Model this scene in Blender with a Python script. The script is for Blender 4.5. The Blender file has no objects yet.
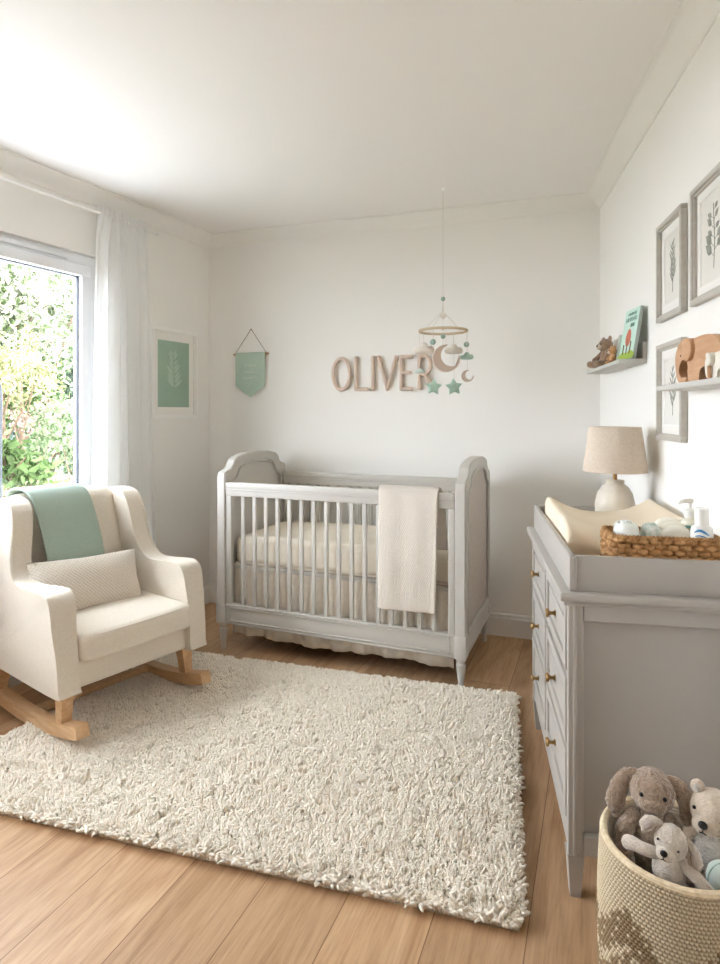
import bpy, bmesh, math, random
import numpy as np
from mathutils import Vector, Matrix, noise
random.seed(7); rng = np.random.default_rng(7)
PI = math.pi
sc = bpy.context.scene
COL = sc.collection

# ------------------------------------------------------------------ materials
def lin(c):
    return tuple(((v/255)/12.92 if v/255 <= .04045 else ((v/255+.055)/1.055)**2.4) for v in c)
class NT:
    def __init__(s, name):
        s.m = bpy.data.materials.new(name); s.m.use_nodes = True
        s.t = s.m.node_tree; s.t.nodes.clear()
        s.out = s.n('ShaderNodeOutputMaterial')
    def n(s, typ, **kw):
        nd = s.t.nodes.new(typ)
        for k, v in kw.items():
            if k.startswith('i_'):
                nd.inputs[k[2:].replace('_', ' ')].default_value = v
            else: setattr(nd, k, v)
        return nd
    def l(s, a, b): s.t.links.new(a, b)
def c4(c): return tuple(lin(c)) + (1,)
def mat(name, rgb, rough=.6, rgb2=None, nscale=8, ndetail=3, stretch=None, bump=0, bscale=60, bdist=.004, spec=.3, metal=0, knit=None, sheen=0, sss=0, weave=None, trans=0, coat=0, gap_shade=.72):
    T = NT(name)
    p = T.n('ShaderNodeBsdfPrincipled'); T.l(p.outputs[0], T.out.inputs[0])
    p.inputs['Base Color'].default_value = c4(rgb); p.inputs['Roughness'].default_value = rough
    p.inputs['Specular IOR Level'].default_value = spec; p.inputs['Metallic'].default_value = metal
    p.inputs['Sheen Weight'].default_value = sheen; p.inputs['Coat Weight'].default_value = coat
    tc = T.n('ShaderNodeTexCoord'); mp = T.n('ShaderNodeMapping'); T.l(tc.outputs['Object'], mp.inputs[0])
    if stretch: mp.inputs['Scale'].default_value = stretch
    if rgb2:
        nz = T.n('ShaderNodeTexNoise', i_Scale=nscale, i_Detail=ndetail); T.l(mp.outputs[0], nz.inputs[0])
        rp = T.n('ShaderNodeValToRGB'); rp.color_ramp.elements[0].position = .35; rp.color_ramp.elements[1].position = .65
        rp.color_ramp.elements[0].color = c4(rgb); rp.color_ramp.elements[1].color = c4(rgb2)
        T.l(nz.outputs[0], rp.inputs[0]); T.l(rp.outputs[0], p.inputs['Base Color'])
    h = None
    if bump:
        nb = T.n('ShaderNodeTexNoise', i_Scale=bscale, i_Detail=4); T.l(mp.outputs[0], nb.inputs[0]); h = nb.outputs[0]
    if weave:
        a = T.n('ShaderNodeTexWave', bands_direction='X', i_Scale=weave, i_Distortion=1.5, i_Detail=2); b = T.n('ShaderNodeTexWave', bands_direction='Z', i_Scale=weave, i_Distortion=1.5, i_Detail=2)
        for w in (a, b): T.l(tc.outputs['Object'], w.inputs[0])
        ad = T.n('ShaderNodeMath', operation='ADD'); T.l(a.outputs['Fac'], ad.inputs[0]); T.l(b.outputs['Fac'], ad.inputs[1]); h = ad.outputs[0]
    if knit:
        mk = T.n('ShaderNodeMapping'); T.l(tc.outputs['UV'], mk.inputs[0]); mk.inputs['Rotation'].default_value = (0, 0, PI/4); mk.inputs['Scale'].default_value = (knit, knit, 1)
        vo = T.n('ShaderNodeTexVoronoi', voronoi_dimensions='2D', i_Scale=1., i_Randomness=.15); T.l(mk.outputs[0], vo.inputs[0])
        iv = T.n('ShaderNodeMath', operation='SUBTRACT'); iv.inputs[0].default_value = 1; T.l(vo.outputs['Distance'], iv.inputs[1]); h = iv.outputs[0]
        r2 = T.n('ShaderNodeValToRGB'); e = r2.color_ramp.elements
        e[0].position = .35; e[1].position = .8; e[0].color = tuple(v*gap_shade for v in c4(rgb)[:3]) + (1,); e[1].color = c4(rgb)  # gaps between stitches darkened: crevice shade put into the knit colour
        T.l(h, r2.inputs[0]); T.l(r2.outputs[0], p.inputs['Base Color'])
    if h:
        bp = T.n('ShaderNodeBump', i_Strength=bump or 1., i_Distance=bdist); T.l(h, bp.inputs['Height']); T.l(bp.outputs[0], p.inputs['Normal'])
    return T.m

M = {}
M['wall'] = mat('wall_paint', (240, 238, 233), .85, bump=.05, bscale=180, bdist=.001, spec=.15)
M['ceil'] = mat('ceiling_paint', (240, 238, 235), .9, spec=.1)
M['trim'] = mat('trim_paint', (239, 237, 232), .45, spec=.35)
M['grey'] = mat('warm_grey_paint', (178, 173, 166), .42, (176, 171, 164), nscale=5, spec=.4)
M['cotgrey'] = mat('cot_grey_paint', (200, 196, 189), .42, (198, 194, 187), nscale=6, spec=.4)
M['pvc'] = mat('white_upvc', (244, 246, 250), .3, spec=.45)
M['seal'] = mat('dark_seal', (92, 95, 104), .6)
M['linen'] = mat('cream_linen', (228, 219, 204), .85, (222, 211, 195), nscale=140, weave=190, bump=.35, bdist=.0012, sheen=.25, spec=.15)
M['panel'] = mat('taupe_linen', (205, 196, 186), .85, (198, 188, 178), nscale=40, weave=150, bump=.3, bdist=.001, spec=.15)
M['oak'] = mat('oak_wood', (214, 178, 138), .45, (200, 160, 118), nscale=7, stretch=(9, 1.2, 9), bump=.08, bscale=30, bdist=.001)
M['green_knit'] = mat('sage_knit', (174, 192, 178), .9, gap_shade=.84, knit=130, bump=.9, bdist=.003, sheen=.3, spec=.1)
M['beige_knit'] = mat('beige_knit', (228, 217, 203), .9, gap_shade=.78, knit=95, bump=1, bdist=.004, sheen=.2, spec=.1)
M['cream_knit'] = mat('cream_knit', (234, 225, 213), .9, gap_shade=.84, knit=140, bump=.9, bdist=.003, sheen=.2, spec=.1)
M['sheet'] = mat('cream_sheet', (240, 232, 217), .85, (236, 227, 211), nscale=14, bump=.25, bscale=14, bdist=.01, spec=.1)
M['skirt'] = mat('skirt_linen', (223, 214, 200), .9, (214, 204, 189), nscale=30, bump=.1, bscale=200, bdist=.002, spec=.1)
M['pad'] = mat('pad_cotton', (236, 222, 198), .8, (231, 215, 190), nscale=8, bump=.1, bscale=160, bdist=.001, spec=.15, sheen=.1)
M['brass'] = mat('antique_brass', (158, 126, 82), .32, metal=.9)
M['shade'] = mat('lamp_linen', (222, 207, 190), .9, (212, 196, 177), nscale=160, weave=210, bump=.4, bdist=.0015, spec=.1)
M['ceramic'] = mat('cream_ceramic', (230, 222, 208), .38, (218, 209, 194), nscale=25, ndetail=6, spec=.45, bump=.06, bscale=60)
M['wicker'] = mat('seagrass', (192, 148, 98), .65, (146, 104, 62), nscale=60, bump=.3, bscale=120)
M['letter'] = mat('letter_wood', (216, 197, 181), .6, (208, 187, 170), nscale=8, stretch=(8, 8, 1.5))
M['string'] = mat('string', (214, 205, 192), .8)
M['beadgreen'] = mat('bead_felt_green', (150, 172, 158), .9, sheen=.3, bump=.3, bscale=300)
M['mint'] = mat('mint_felt', (172, 200, 184), .95, (164, 192, 176), nscale=60, sheen=.3, bump=.3, bscale=300)
M['palemint'] = mat('pale_mint_felt', (212, 223, 215), .95, sheen=.3, bump=.3, bscale=300)
M['cloudwhite'] = mat('cream_felt', (229, 221, 210), .95, sheen=.3, bump=.3, bscale=300)
M['moon'] = mat('beige_felt', (200, 180, 163), .95, sheen=.3, bump=.3, bscale=300)
M['hoop'] = mat('hoop_wood', (206, 187, 158), .55)
M['pennant'] = mat('sage_felt', (182, 202, 186), .95, (177, 197, 181), nscale=50, sheen=.2)
M['white'] = mat('white_gloss', (243, 242, 238), .4)
M['mat_board'] = mat('mat_board', (243, 241, 236), .9)
M['paper'] = mat('print_paper', (232, 229, 222), .9)
M['sage_print'] = mat('sage_print', (164, 190, 170), .9, (158, 184, 164), nscale=4)
M['print_leaf_pale'] = mat('print_leaf_pale', (186, 206, 190), .9)
M['print_leaf'] = mat('print_leaf', (118, 120, 110), .9, (158, 159, 148), nscale=50)
M['framegrey'] = mat('frame_grey', (192, 187, 177), .5, (184, 178, 168), nscale=6, stretch=(1, 1, 6))
M['shelf'] = mat('shelf_grey', (196, 194, 188), .5)
M['beech'] = mat('beech_wood', (200, 160, 126), .5, (190, 148, 113), nscale=6, stretch=(2, 2, 14))
M['dark'] = mat('dark_stitch', (42, 38, 36), .4)
M['bunny'] = mat('bunny_fur', (176, 154, 134), .95, (158, 135, 114), nscale=70, sheen=.5, bump=1, bscale=150, bdist=.01)
M['bunnyin'] = mat('bunny_inner_ear', (150, 126, 108), .95, sheen=.4)
M['puppy'] = mat('puppy_fur', (206, 195, 182), .95, (194, 182, 168), nscale=90, sheen=.5, bump=.6, bscale=220, bdist=.006)
M['bearhead'] = mat('plush_cream', (209, 192, 172), .95, (198, 180, 159), nscale=90, sheen=.5, bump=.6, bscale=220, bdist=.006)
M['bearbody'] = mat('plush_grey', (208, 200, 189), .95, (198, 189, 178), nscale=70, sheen=.5, bump=1, bscale=180, bdist=.01)
M['brownplush'] = mat('brown_plush', (168, 140, 116), .95, (150, 122, 98), nscale=90, sheen=.4, bump=.8, bscale=250, bdist=.006)
M['orangeplush'] = mat('orange_plush', (206, 166, 116), .95, (192, 138, 92), nscale=60, sheen=.4)
M['bookgreen'] = mat('book_cover_mint', (196, 224, 211), .45)
M['bookwhite'] = mat('book_pages', (226, 221, 210), .9)
M['bookspine'] = mat('book_spine', (158, 170, 164), .5)
M['red'] = mat('print_red', (196, 112, 90), .6)
M['lime'] = mat('print_lime', (158, 182, 74), .6)
M['titlegreen'] = mat('print_green', (120, 158, 146), .6)
M['brownprint'] = mat('print_brown', (112, 86, 64), .6)
M['palesage'] = mat('pale_sage_cover', (160, 174, 158), .5)
M['bottle'] = mat('bottle_white', (238, 236, 230), .3, spec=.5)
M['bottleclear'] = mat('bottle_lotion', (226, 222, 206), .25, spec=.5)
M['blue'] = mat('label_blue', (70, 140, 190), .5)
M['labelgreen'] = mat('label_green', (110, 150, 140), .5)
M['nappy'] = mat('nappy_white', (244, 243, 238), .9, (232, 237, 230), nscale=35)
M['nappygreen'] = mat('nappy_print', (238, 240, 234), .9, (190, 206, 196), nscale=60)
M['nappycream'] = mat('nappy_cream', (244, 240, 226), .9)
M['babyeleph'] = mat('cream_painted_wood', (226, 221, 208), .5)
M['metal'] = mat('dark_metal', (60, 62, 66), .5, metal=.3)
M['leather'] = mat('tag_leather', (196, 150, 110), .6)

def floor_mat():
    T = NT('oak_plank_floor'); p = T.n('ShaderNodeBsdfPrincipled'); T.l(p.outputs[0], T.out.inputs[0])
    tc = T.n('ShaderNodeTexCoord'); mp = T.n('ShaderNodeMapping'); T.l(tc.outputs['Object'], mp.inputs[0])
    mp.inputs['Rotation'].default_value = (0, 0, -math.radians(90-21.8)); mp.inputs['Location'].default_value = (.3, .06, 0)
    br = T.n('ShaderNodeTexBrick', offset=.37, i_Scale=1, i_Mortar_Size=.0014, i_Mortar_Smooth=.3, i_Bias=0, i_Brick_Width=1.9, i_Row_Height=.222)
    br.inputs['Color1'].default_value = (0, 0, 0, 1); br.inputs['Color2'].default_value = (1, 1, 1, 1); br.inputs['Mortar'].default_value = (.5, .5, .5, 1)
    T.l(mp.outputs[0], br.inputs[0])
    sh = T.n('ShaderNodeVectorMath', operation='MULTIPLY_ADD'); T.l(br.outputs['Color'], sh.inputs[0]); sh.inputs[1].default_value = (7, 7, 7); T.l(mp.outputs[0], sh.inputs[2])
    m2 = T.n('ShaderNodeMapping'); m2.inputs['Scale'].default_value = (1.1, 9, 1); T.l(sh.outputs[0], m2.inputs[0])
    n1 = T.n('ShaderNodeTexNoise', i_Scale=2.2, i_Detail=7, i_Roughness=.62, i_Distortion=1.2); T.l(m2.outputs[0], n1.inputs[0])
    m3 = T.n('ShaderNodeMapping'); m3.inputs['Scale'].default_value = (3, 60, 1); T.l(sh.outputs[0], m3.inputs[0])
    n2 = T.n('ShaderNodeTexNoise', i_Scale=2.5, i_Detail=5, i_Roughness=.7); T.l(m3.outputs[0], n2.inputs[0])
    r = T.n('ShaderNodeValToRGB'); e = r.color_ramp.elements; e[0].position = .3; e[1].position = .72
    e[0].color = c4((180, 140, 102)); e[1].color = c4((214, 178, 140)); x = e.new(.5); x.color = c4((201, 164, 125)); T.l(n1.outputs[0], r.inputs[0])
    mx = T.n('ShaderNodeMix', data_type='RGBA', blend_type='MULTIPLY'); mx.inputs[0].default_value = .6
    r2 = T.n('ShaderNodeValToRGB'); r2.color_ramp.elements[0].position = .3; r2.color_ramp.elements[0].color = (.62, .55, .5, 1); r2.color_ramp.elements[1].position = .55; r2.color_ramp.elements[1].color = (1, 1, 1, 1)
    T.l(n2.outputs[0], r2.inputs[0]); T.l(r.outputs[0], mx.inputs[6]); T.l(r2.outputs[0], mx.inputs[7])
    # board to board tone
    m4 = T.n('ShaderNodeMix', data_type='RGBA', blend_type='MULTIPLY'); m4.inputs[0].default_value = 1
    r3 = T.n('ShaderNodeValToRGB'); r3.color_ramp.elements[0].color = (.76, .74, .73, 1); r3.color_ramp.elements[1].color = (1, 1, 1, 1)
    T.l(br.outputs['Color'], r3.inputs[0]); T.l(mx.outputs[2], m4.inputs[6]); T.l(r3.outputs[0], m4.inputs[7])
    # knots
    vo = T.n('ShaderNodeTexVoronoi', i_Scale=1.0); m5 = T.n('ShaderNodeMapping'); m5.inputs['Scale'].default_value = (1.5, 4.0, 1); T.l(sh.outputs[0], m5.inputs[0]); T.l(m5.outputs[0], vo.inputs[0])
    r4 = T.n('ShaderNodeValToRGB'); r4.color_ramp.elements[0].position = .02; r4.color_ramp.elements[0].color = (.55, .47, .4, 1); r4.color_ramp.elements[1].position = .17; r4.color_ramp.elements[1].color = (1, 1, 1, 1)
    T.l(vo.outputs['Distance'], r4.inputs[0])
    m6 = T.n('ShaderNodeMix', data_type='RGBA', blend_type='MULTIPLY'); m6.inputs[0].default_value = .8; T.l(m4.outputs[2], m6.inputs[6]); T.l(r4.outputs[0], m6.inputs[7])
    # seams
    m7 = T.n('ShaderNodeMix', data_type='RGBA'); T.l(br.outputs['Fac'], m7.inputs[0]); T.l(m6.outputs[2], m7.inputs[6]); m7.inputs[7].default_value = c4((120, 84, 56))
    T.l(m7.outputs[2], p.inputs['Base Color']); p.inputs['Roughness'].default_value = .42; p.inputs['Specular IOR Level'].default_value = .35
    iv = T.n('ShaderNodeMath', operation='MULTIPLY_ADD'); T.l(br.outputs['Fac'], iv.inputs[0]); iv.inputs[1].default_value = -1; T.l(n2.outputs[0], iv.inputs[2])
    bp = T.n('ShaderNodeBump', i_Strength=.25, i_Distance=.0015); T.l(iv.outputs[0], bp.inputs['Height']); T.l(bp.outputs[0], p.inputs['Normal'])
    return T.m
M['floor'] = floor_mat()

def glass_mat(name, refl=.06):
    T = NT(name); tr = T.n('ShaderNodeBsdfTransparent'); gl = T.n('ShaderNodeBsdfGlossy', i_Roughness=.02); mx = T.n('ShaderNodeMixShader')
    lw = T.n('ShaderNodeLayerWeight'); pw = T.n('ShaderNodeMath', operation='POWER'); T.l(lw.outputs['Facing'], pw.inputs[0]); pw.inputs[1].default_value = 4; fr = T.n('ShaderNodeMath', operation='MULTIPLY_ADD'); T.l(pw.outputs[0], fr.inputs[0]); fr.inputs[1].default_value = .6; fr.inputs[2].default_value = .03; T.l(fr.outputs[0], mx.inputs[0]); T.l(tr.outputs[0], mx.inputs[1]); T.l(gl.outputs[0], mx.inputs[2]); T.l(mx.outputs[0], T.out.inputs[0])
    return T.m
M['glass'] = glass_mat('window_glass')
def sheer_mat():
    T = NT('sheer_voile'); d = T.n('ShaderNodeBsdfDiffuse'); d.inputs[0].default_value = c4((248, 248, 247)); t = T.n('ShaderNodeBsdfTranslucent'); t.inputs[0].default_value = c4((248, 248, 247))
    tr = T.n('ShaderNodeBsdfTransparent'); a = T.n('ShaderNodeMixShader'); a.inputs[0].default_value = .45; b = T.n('ShaderNodeMixShader'); b.inputs[0].default_value = .10
    T.l(d.outputs[0], a.inputs[1]); T.l(t.outputs[0], a.inputs[2]); T.l(a.outputs[0], b.inputs[1]); T.l(tr.outputs[0], b.inputs[2]); T.l(b.outputs[0], T.out.inputs[0]); return T.m
M['sheer'] = sheer_mat()
def leafmat(name, a, b):
    T = NT(name); d = T.n('ShaderNodeBsdfDiffuse'); t = T.n('ShaderNodeBsdfTranslucent'); mx = T.n('ShaderNodeMixShader'); mx.inputs[0].default_value = .4
    g = T.n('ShaderNodeNewGeometry'); r = T.n('ShaderNodeValToRGB'); r.color_ramp.elements[0].color = c4(a); r.color_ramp.elements[1].color = c4(b)
    T.l(g.outputs['Random Per Island'], r.inputs[0])
    for q in (d, t): T.l(r.outputs[0], q.inputs[0])
    T.l(d.outputs[0], mx.inputs[1]); T.l(t.outputs[0], mx.inputs[2]); T.l(mx.outputs[0], T.out.inputs[0]); return T.m
def attrmat(name, attr, rough=.8, bump=.3):
    T = NT(name); p = T.n('ShaderNodeBsdfPrincipled', i_Roughness=rough); a = T.n('ShaderNodeVertexColor', layer_name=attr); T.l(p.outputs[0], T.out.inputs[0])
    tc = T.n('ShaderNodeTexCoord'); nz = T.n('ShaderNodeTexNoise', i_Scale=150, i_Detail=3); T.l(tc.outputs['Object'], nz.inputs[0])
    mx = T.n('ShaderNodeMix', data_type='RGBA', blend_type='MULTIPLY'); mx.inputs[0].default_value = .35; T.l(a.outputs[0], mx.inputs[6]); T.l(nz.outputs[0], mx.inputs[7]); T.l(mx.outputs[2], p.inputs['Base Color'])
    p.inputs['Specular IOR Level'].default_value = .2
    return T.m
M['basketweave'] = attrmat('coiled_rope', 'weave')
def rugmat():
    T = NT('wool_pile'); p = T.n('ShaderNodeBsdfPrincipled', i_Roughness=.95); T.l(p.outputs[0], T.out.inputs[0]); p.inputs['Sheen Weight'].default_value = .3; p.inputs['Specular IOR Level'].default_value = .05
    g = T.n('ShaderNodeNewGeometry'); r = T.n('ShaderNodeValToRGB'); r.color_ramp.elements[0].color = c4((232, 222, 206)); r.color_ramp.elements[1].color = c4((246, 239, 227))
    T.l(g.outputs['Random Per Island'], r.inputs[0]); T.l(r.outputs[0], p.inputs['Base Color']); return T.m
M['pile'] = rugmat()
M['rugback'] = mat('rug_backing', (205, 192, 172), .95)

# ------------------------------------------------------------------ objects
def obj(name, bm, m, parent=None, smooth=True, ang=35, fix=True):
    me = bpy.data.meshes.new(name)
    if fix: bmesh.ops.recalc_face_normals(bm, faces=bm.faces)
    bm.to_mesh(me); bm.free()
    ms = m if isinstance(m, (list, tuple)) else [m]
    for q in ms: me.materials.append(M[q] if isinstance(q, str) else q)
    if smooth:
        me.polygons.foreach_set('use_smooth', [True]*len(me.polygons))
        me.set_sharp_from_angle(angle=math.radians(ang))
    o = bpy.data.objects.new(name, me); COL.objects.link(o)
    if parent: o.parent = parent
    return o
def tag(o, label=None, cat=None, group=None, kind=None):
    for k, v in (('label', label), ('category', cat), ('group', group), ('kind', kind)):
        if v: o[k] = v
    return o
def thing(name, label, cat, loc=(0, 0, 0), rz=0, group=None):
    o = bpy.data.objects.new(name, None); o.empty_display_size = .05; COL.objects.link(o)
    o.location = loc; o.rotation_euler = (0, 0, rz); return tag(o, label, cat, group)
def struct(name, bm, m, parent=None, **k):
    o = obj(name, bm, m, parent, **k)
    if not parent: o['kind'] = 'structure'
    return o
def place(o, loc, rz=0, rx=0, ry=0):
    o.location = loc; o.rotation_euler = (rx, ry, rz); return o
N = bmesh.new

def box(bm, c, s, bev=.003, seg=2, rot=None, mi=0):
    mx = Matrix.Translation(c) @ (rot if rot else Matrix.Identity(4)) @ Matrix.Diagonal((s[0], s[1], s[2], 1))
    vs = bmesh.ops.create_cube(bm, size=1, matrix=mx)['verts']
    fs = set(f for v in vs for f in v.link_faces)
    for f in fs: f.material_index = mi
    if bev:
        es = list(set(e for v in vs for e in v.link_edges))
        r = bmesh.ops.bevel(bm, geom=es, offset=min(bev, min(s)*.45), segments=seg, affect='EDGES', profile=.5)
        for f in r['faces']: f.material_index = mi
    return bm
def bx(bm, a, b, bev=.003, seg=2, mi=0):
    return box(bm, [(a[i]+b[i])/2 for i in range(3)], [abs(b[i]-a[i]) for i in range(3)], bev, seg, None, mi)
def rbox(bm, c, h, r, n=6, k=4, fn=None, uv=0):
    """rounded cushion block on a grid; fn deforms local points"""
    def axis(H):
        a = [-H + r*(1-math.cos(i/k*PI/2)) for i in range(k)]
        return a + [(-H+r) + (2*(H-r))*i/n for i in range(n+1)] + [-q for q in reversed(a)]
    A = [axis(q) for q in h]; cache = {}
    lay = bm.loops.layers.uv.verify() if uv else None
    def V(i, j, l):
        kx = (i, j, l)
        if kx not in cache:
            p = Vector((A[0][i], A[1][j], A[2][l])); q = Vector([max(-(h[t]-r), min(h[t]-r, p[t])) for t in range(3)]); d = p-q
            if d.length > 1e-9: p = q + d.normalized()*r
            if fn: p = Vector(fn(p))
            cache[kx] = bm.verts.new(p+Vector(c))
        return cache[kx]
    m = n+2*k
    for ax in range(3):
        for end in (0, m):
            for i in range(m):
                for j in range(m):
                    q = []
                    for (a, b) in ((i, j), (i+1, j), (i+1, j+1), (i, j+1)):
                        t = [0, 0, 0]; t[ax] = end; t[(ax+1) % 3] = a; t[(ax+2) % 3] = b; q.append(tuple(t))
                    try: f = bm.faces.new([V(*t) for t in q])
                    except ValueError: continue
                    if lay:
                        for lp, t in zip(f.loops, q):
                            P = (A[0][t[0]], A[1][t[1]], A[2][t[2]]); o2 = [P[w] for w in range(3) if w != ax]; lp[lay].uv = (o2[0], o2[1])
    return bm
def tube(bm, pts, r, n=8, cap=True, closed=False, sq=None, mi=0, up=None):
    pts = [Vector(p) for p in pts]; L = len(pts); rings = []
    R = r if isinstance(r, (list, tuple)) else [r]*L
    nrm = None
    for i, p in enumerate(pts):
        t = (pts[(i+1) % L]-pts[i-1]) if closed else (pts[min(i+1, L-1)]-pts[max(i-1, 0)])
        t.normalize()
        if up is not None: nrm = Vector(up)
        elif nrm is None: nrm = Vector((0, 0, 1)) if abs(t.z) < .9 else Vector((1, 0, 0))
        nrm = (nrm - t*nrm.dot(t)).normalized(); b = t.cross(nrm)
        if sq:
            w, h = (sq[0], sq[1]); s = R[i]
            rings.append([bm.verts.new(p + b*(x*w*s) + nrm*(y*h*s)) for x, y in ((-.5, -.5), (.5, -.5), (.5, .5), (-.5, .5))])
        else:
            rings.append([bm.verts.new(p + (nrm*math.cos(2*PI*j/n) + b*math.sin(2*PI*j/n))*R[i]) for j in range(n)])
    m = len(rings[0]); fs = []
    for i in range(L if closed else L-1):
        a, b = rings[i], rings[(i+1) % L]
        for j in range(m): fs.append(bm.faces.new((a[j], a[(j+1) % m], b[(j+1) % m], b[j])))
    if cap and not closed:
        fs.append(bm.faces.new(rings[0][::-1])); fs.append(bm.faces.new(rings[-1]))
    for f in fs: f.material_index = mi
    return bm
def lathe(bm, prof, n=32, c=(0, 0, 0), mi=0):
    rings = []
    for r, z in prof:
        if r < 1e-6: rings.append([bm.verts.new((c[0], c[1], c[2]+z))])
        else: rings.append([bm.verts.new((c[0]+r*math.cos(2*PI*j/n), c[1]+r*math.sin(2*PI*j/n), c[2]+z)) for j in range(n)])
    for a, b in zip(rings, rings[1:]):
        for j in range(n):
            q = [a[j % len(a)], a[(j+1) % len(a)], b[(j+1) % len(b)], b[j % len(b)]]
            u = []
            for v in q:
                if v not in u: u.append(v)
            if len(u) > 2: bm.faces.new(u).material_index = mi
    return bm
def prism(bm, pts, d0, d1, to3, bev=0, seg=3, mi=0, holes=None):
    a = [bm.verts.new(to3(u, v, d0)) for u, v in pts]; b = [bm.verts.new(to3(u, v, d1)) for u, v in pts]; n = len(pts)
    fs = [bm.faces.new((a[i], a[(i+1) % n], b[(i+1) % n], b[i])) for i in range(n)]
    c0 = bm.faces.new(a[::-1]); c1 = bm.faces.new(b); fs += [c0, c1]
    for f in fs: f.material_index = mi
    if bev:
        es = list(set(list(c0.edges)+list(c1.edges)))
        r = bmesh.ops.bevel(bm, geom=es, offset=bev, segments=seg, affect='EDGES', profile=.5, clamp_overlap=True)
        for f in r['faces']: f.material_index = mi
    return bm
XZ = lambda u, v, d: (u, d, v)
YZ = lambda u, v, d: (d, u, v)
XY = lambda u, v, d: (u, v, d)
def spline(pts, k=6, closed=True):
    out = []; n = len(pts); P = [Vector(p) for p in pts]
    for i in range(n if closed else n-1):
        p0 = P[(i-1) % n] if closed or i > 0 else P[i]; p1 = P[i]; p2 = P[(i+1) % n]; p3 = P[(i+2) % n] if closed or i+2 < n else P[(i+1) % n]
        for j in range(k):
            t = j/k
            out.append(tuple(.5*((2*p1)+(p2-p0)*t+(2*p0-5*p1+4*p2-p3)*t*t+(3*p1-p0-3*p2+p3)*t**3)))
    if not closed: out.append(tuple(P[-1]))
    return out
def sheet(bm, nu, nv, f, uv=None, mi=0):
    lay = bm.loops.layers.uv.verify()
    g = [[bm.verts.new(f(i/nu, j/nv)) for i in range(nu+1)] for j in range(nv+1)]
    for j in range(nv):
        for i in range(nu):
            fc = bm.faces.new((g[j][i], g[j][i+1], g[j+1][i+1], g[j+1][i])); fc.material_index = mi
            if uv:
                for lp, (a, b) in zip(fc.loops, ((i, j), (i+1, j), (i+1, j+1), (i, j+1))): lp[lay].uv = (a/nu*uv[0], b/nv*uv[1])
    return bm
def ell(bm, c, r, rot=None, n=16, mi=0):
    if not isinstance(r, (list, tuple)): r = (r, r, r)
    mx = Matrix.Translation(c) @ (rot if rot else Matrix.Identity(4)) @ Matrix.Diagonal((r[0], r[1], r[2], 1))
    vs = bmesh.ops.create_uvsphere(bm, u_segments=n, v_segments=max(6, n*3//4), radius=1, matrix=mx)['verts']
    for f in set(f for v in vs for f in v.link_faces): f.material_index = mi
    return bm
def fuzz(bm, amp, scale, seed=0):
    bm.normal_update(); off = Vector((seed*3.1, seed*7.7, seed))
    for v, nn in [(v, v.normal.copy()) for v in bm.verts]: v.co += nn*(noise.noise(v.co*scale+off)*amp)
    return bm
def solid(o, t, off=0):
    md = o.modifiers.new('thickness', 'SOLIDIFY'); md.thickness = t; md.offset = off; return o
def subs(o, n=1):
    md = o.modifiers.new('smooth', 'SUBSURF'); md.levels = n; md.render_levels = n; return o
R_ = lambda deg, ax: Matrix.Rotation(math.radians(deg), 4, ax)

# ------------------------------------------------------------------ camera and plan
F = 600.0; HOR = 413.0; CAMH = 1.25
cd = bpy.data.cameras.new('camera'); cam = bpy.data.objects.new('camera', cd); COL.objects.link(cam)
cam.location = (0, 0, CAMH); cam.rotation_euler = (PI/2, 0, 0)
cd.sensor_fit = 'HORIZONTAL'; cd.sensor_width = 36; cd.lens = F/720*36; cd.shift_y = -(482-HOR)/720; cd.clip_start = .02
sc.camera = cam
BL = Vector((-2.95+.49*3.98, 3.98)); BR = Vector((1.286, 3.214)); SR = .1917; SL = .49; YF = -1.7; H = 2.41
FR_ = Vector((BR.x-SR*(BR.y-YF), YF)); FL_ = Vector((-2.95+SL*YF, YF))
RZB = math.atan2(BR.y-BL.y, BR.x-BL.x); RZR = math.atan2(-1, -SR); RZL = math.atan2(1, SL)
NR = math.hypot(1, SR); NL = math.hypot(1, SL)
def onR(y, off=0): return Vector((BR.x-SR*(BR.y-y)-off*NR, y))          # right wall, offset into the room
def onL(y, off=0): return Vector((-2.95+SL*y+off*NL, y))
SB = (BR.y-BL.y)/(BR.x-BL.x)
def onB(px, off=0):
    k = (px-360)/F; nb = math.hypot(1, SB); y = (BL.y-SB*BL.x-off*nb)/(1-SB*k); return Vector((k*y, y))

# ------------------------------------------------------------------ room shell
def poly(bm, pts, z): return bm.faces.new([bm.verts.new((p[0], p[1], z)) for p in pts])
T_ = .14
bm = N(); prism(bm, [tuple(FL_+Vector((-.3, -.2))), tuple(FR_+Vector((.3, -.2))), tuple(BR+Vector((.2, .3))), tuple(BL+Vector((-.2, .3)))], -.12, 0, XY)
struct('floor', bm, 'floor', smooth=False)
bm = N(); prism(bm, [tuple(FL_+Vector((-.3, -.2))), tuple(FR_+Vector((.3, -.2))), tuple(BR+Vector((.2, .3))), tuple(BL+Vector((-.2, .3)))], H, H+.15, XY)
struct('ceiling', bm, 'ceil', smooth=False)
def wall(name, a, rz, length, holes=(), ext=(.12, .12), m_='wall'):
    bm = N(); x0, x1 = -ext[0], length+ext[1]
    if not holes: bx(bm, (x0, 0, 0), (x1, T_, H), 0)
    for (p, q, z0, z1) in holes:
        bx(bm, (x0, 0, 0), (p, T_, H), 0); bx(bm, (q, 0, 0), (x1, T_, H), 0); bx(bm, (p, 0, 0), (q, T_, z0), 0); bx(bm, (p, 0, z1), (q, T_, H), 0)
    o = struct(name, bm, m_, smooth=False); place(o, (a.x, a.y, 0), rz); return o
wall('wall_back', BL, RZB, (BR-BL).length)
wall('wall_right', BR, RZR, (FR_-BR).length)
sL = lambda y: (y-YF)*NL                                           # position along the left wall
LENL = (BL-FL_).length
W0, W1, WZ0, WZ1 = sL(.75), sL(3.1455)+.070, .74, 2.075
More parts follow.
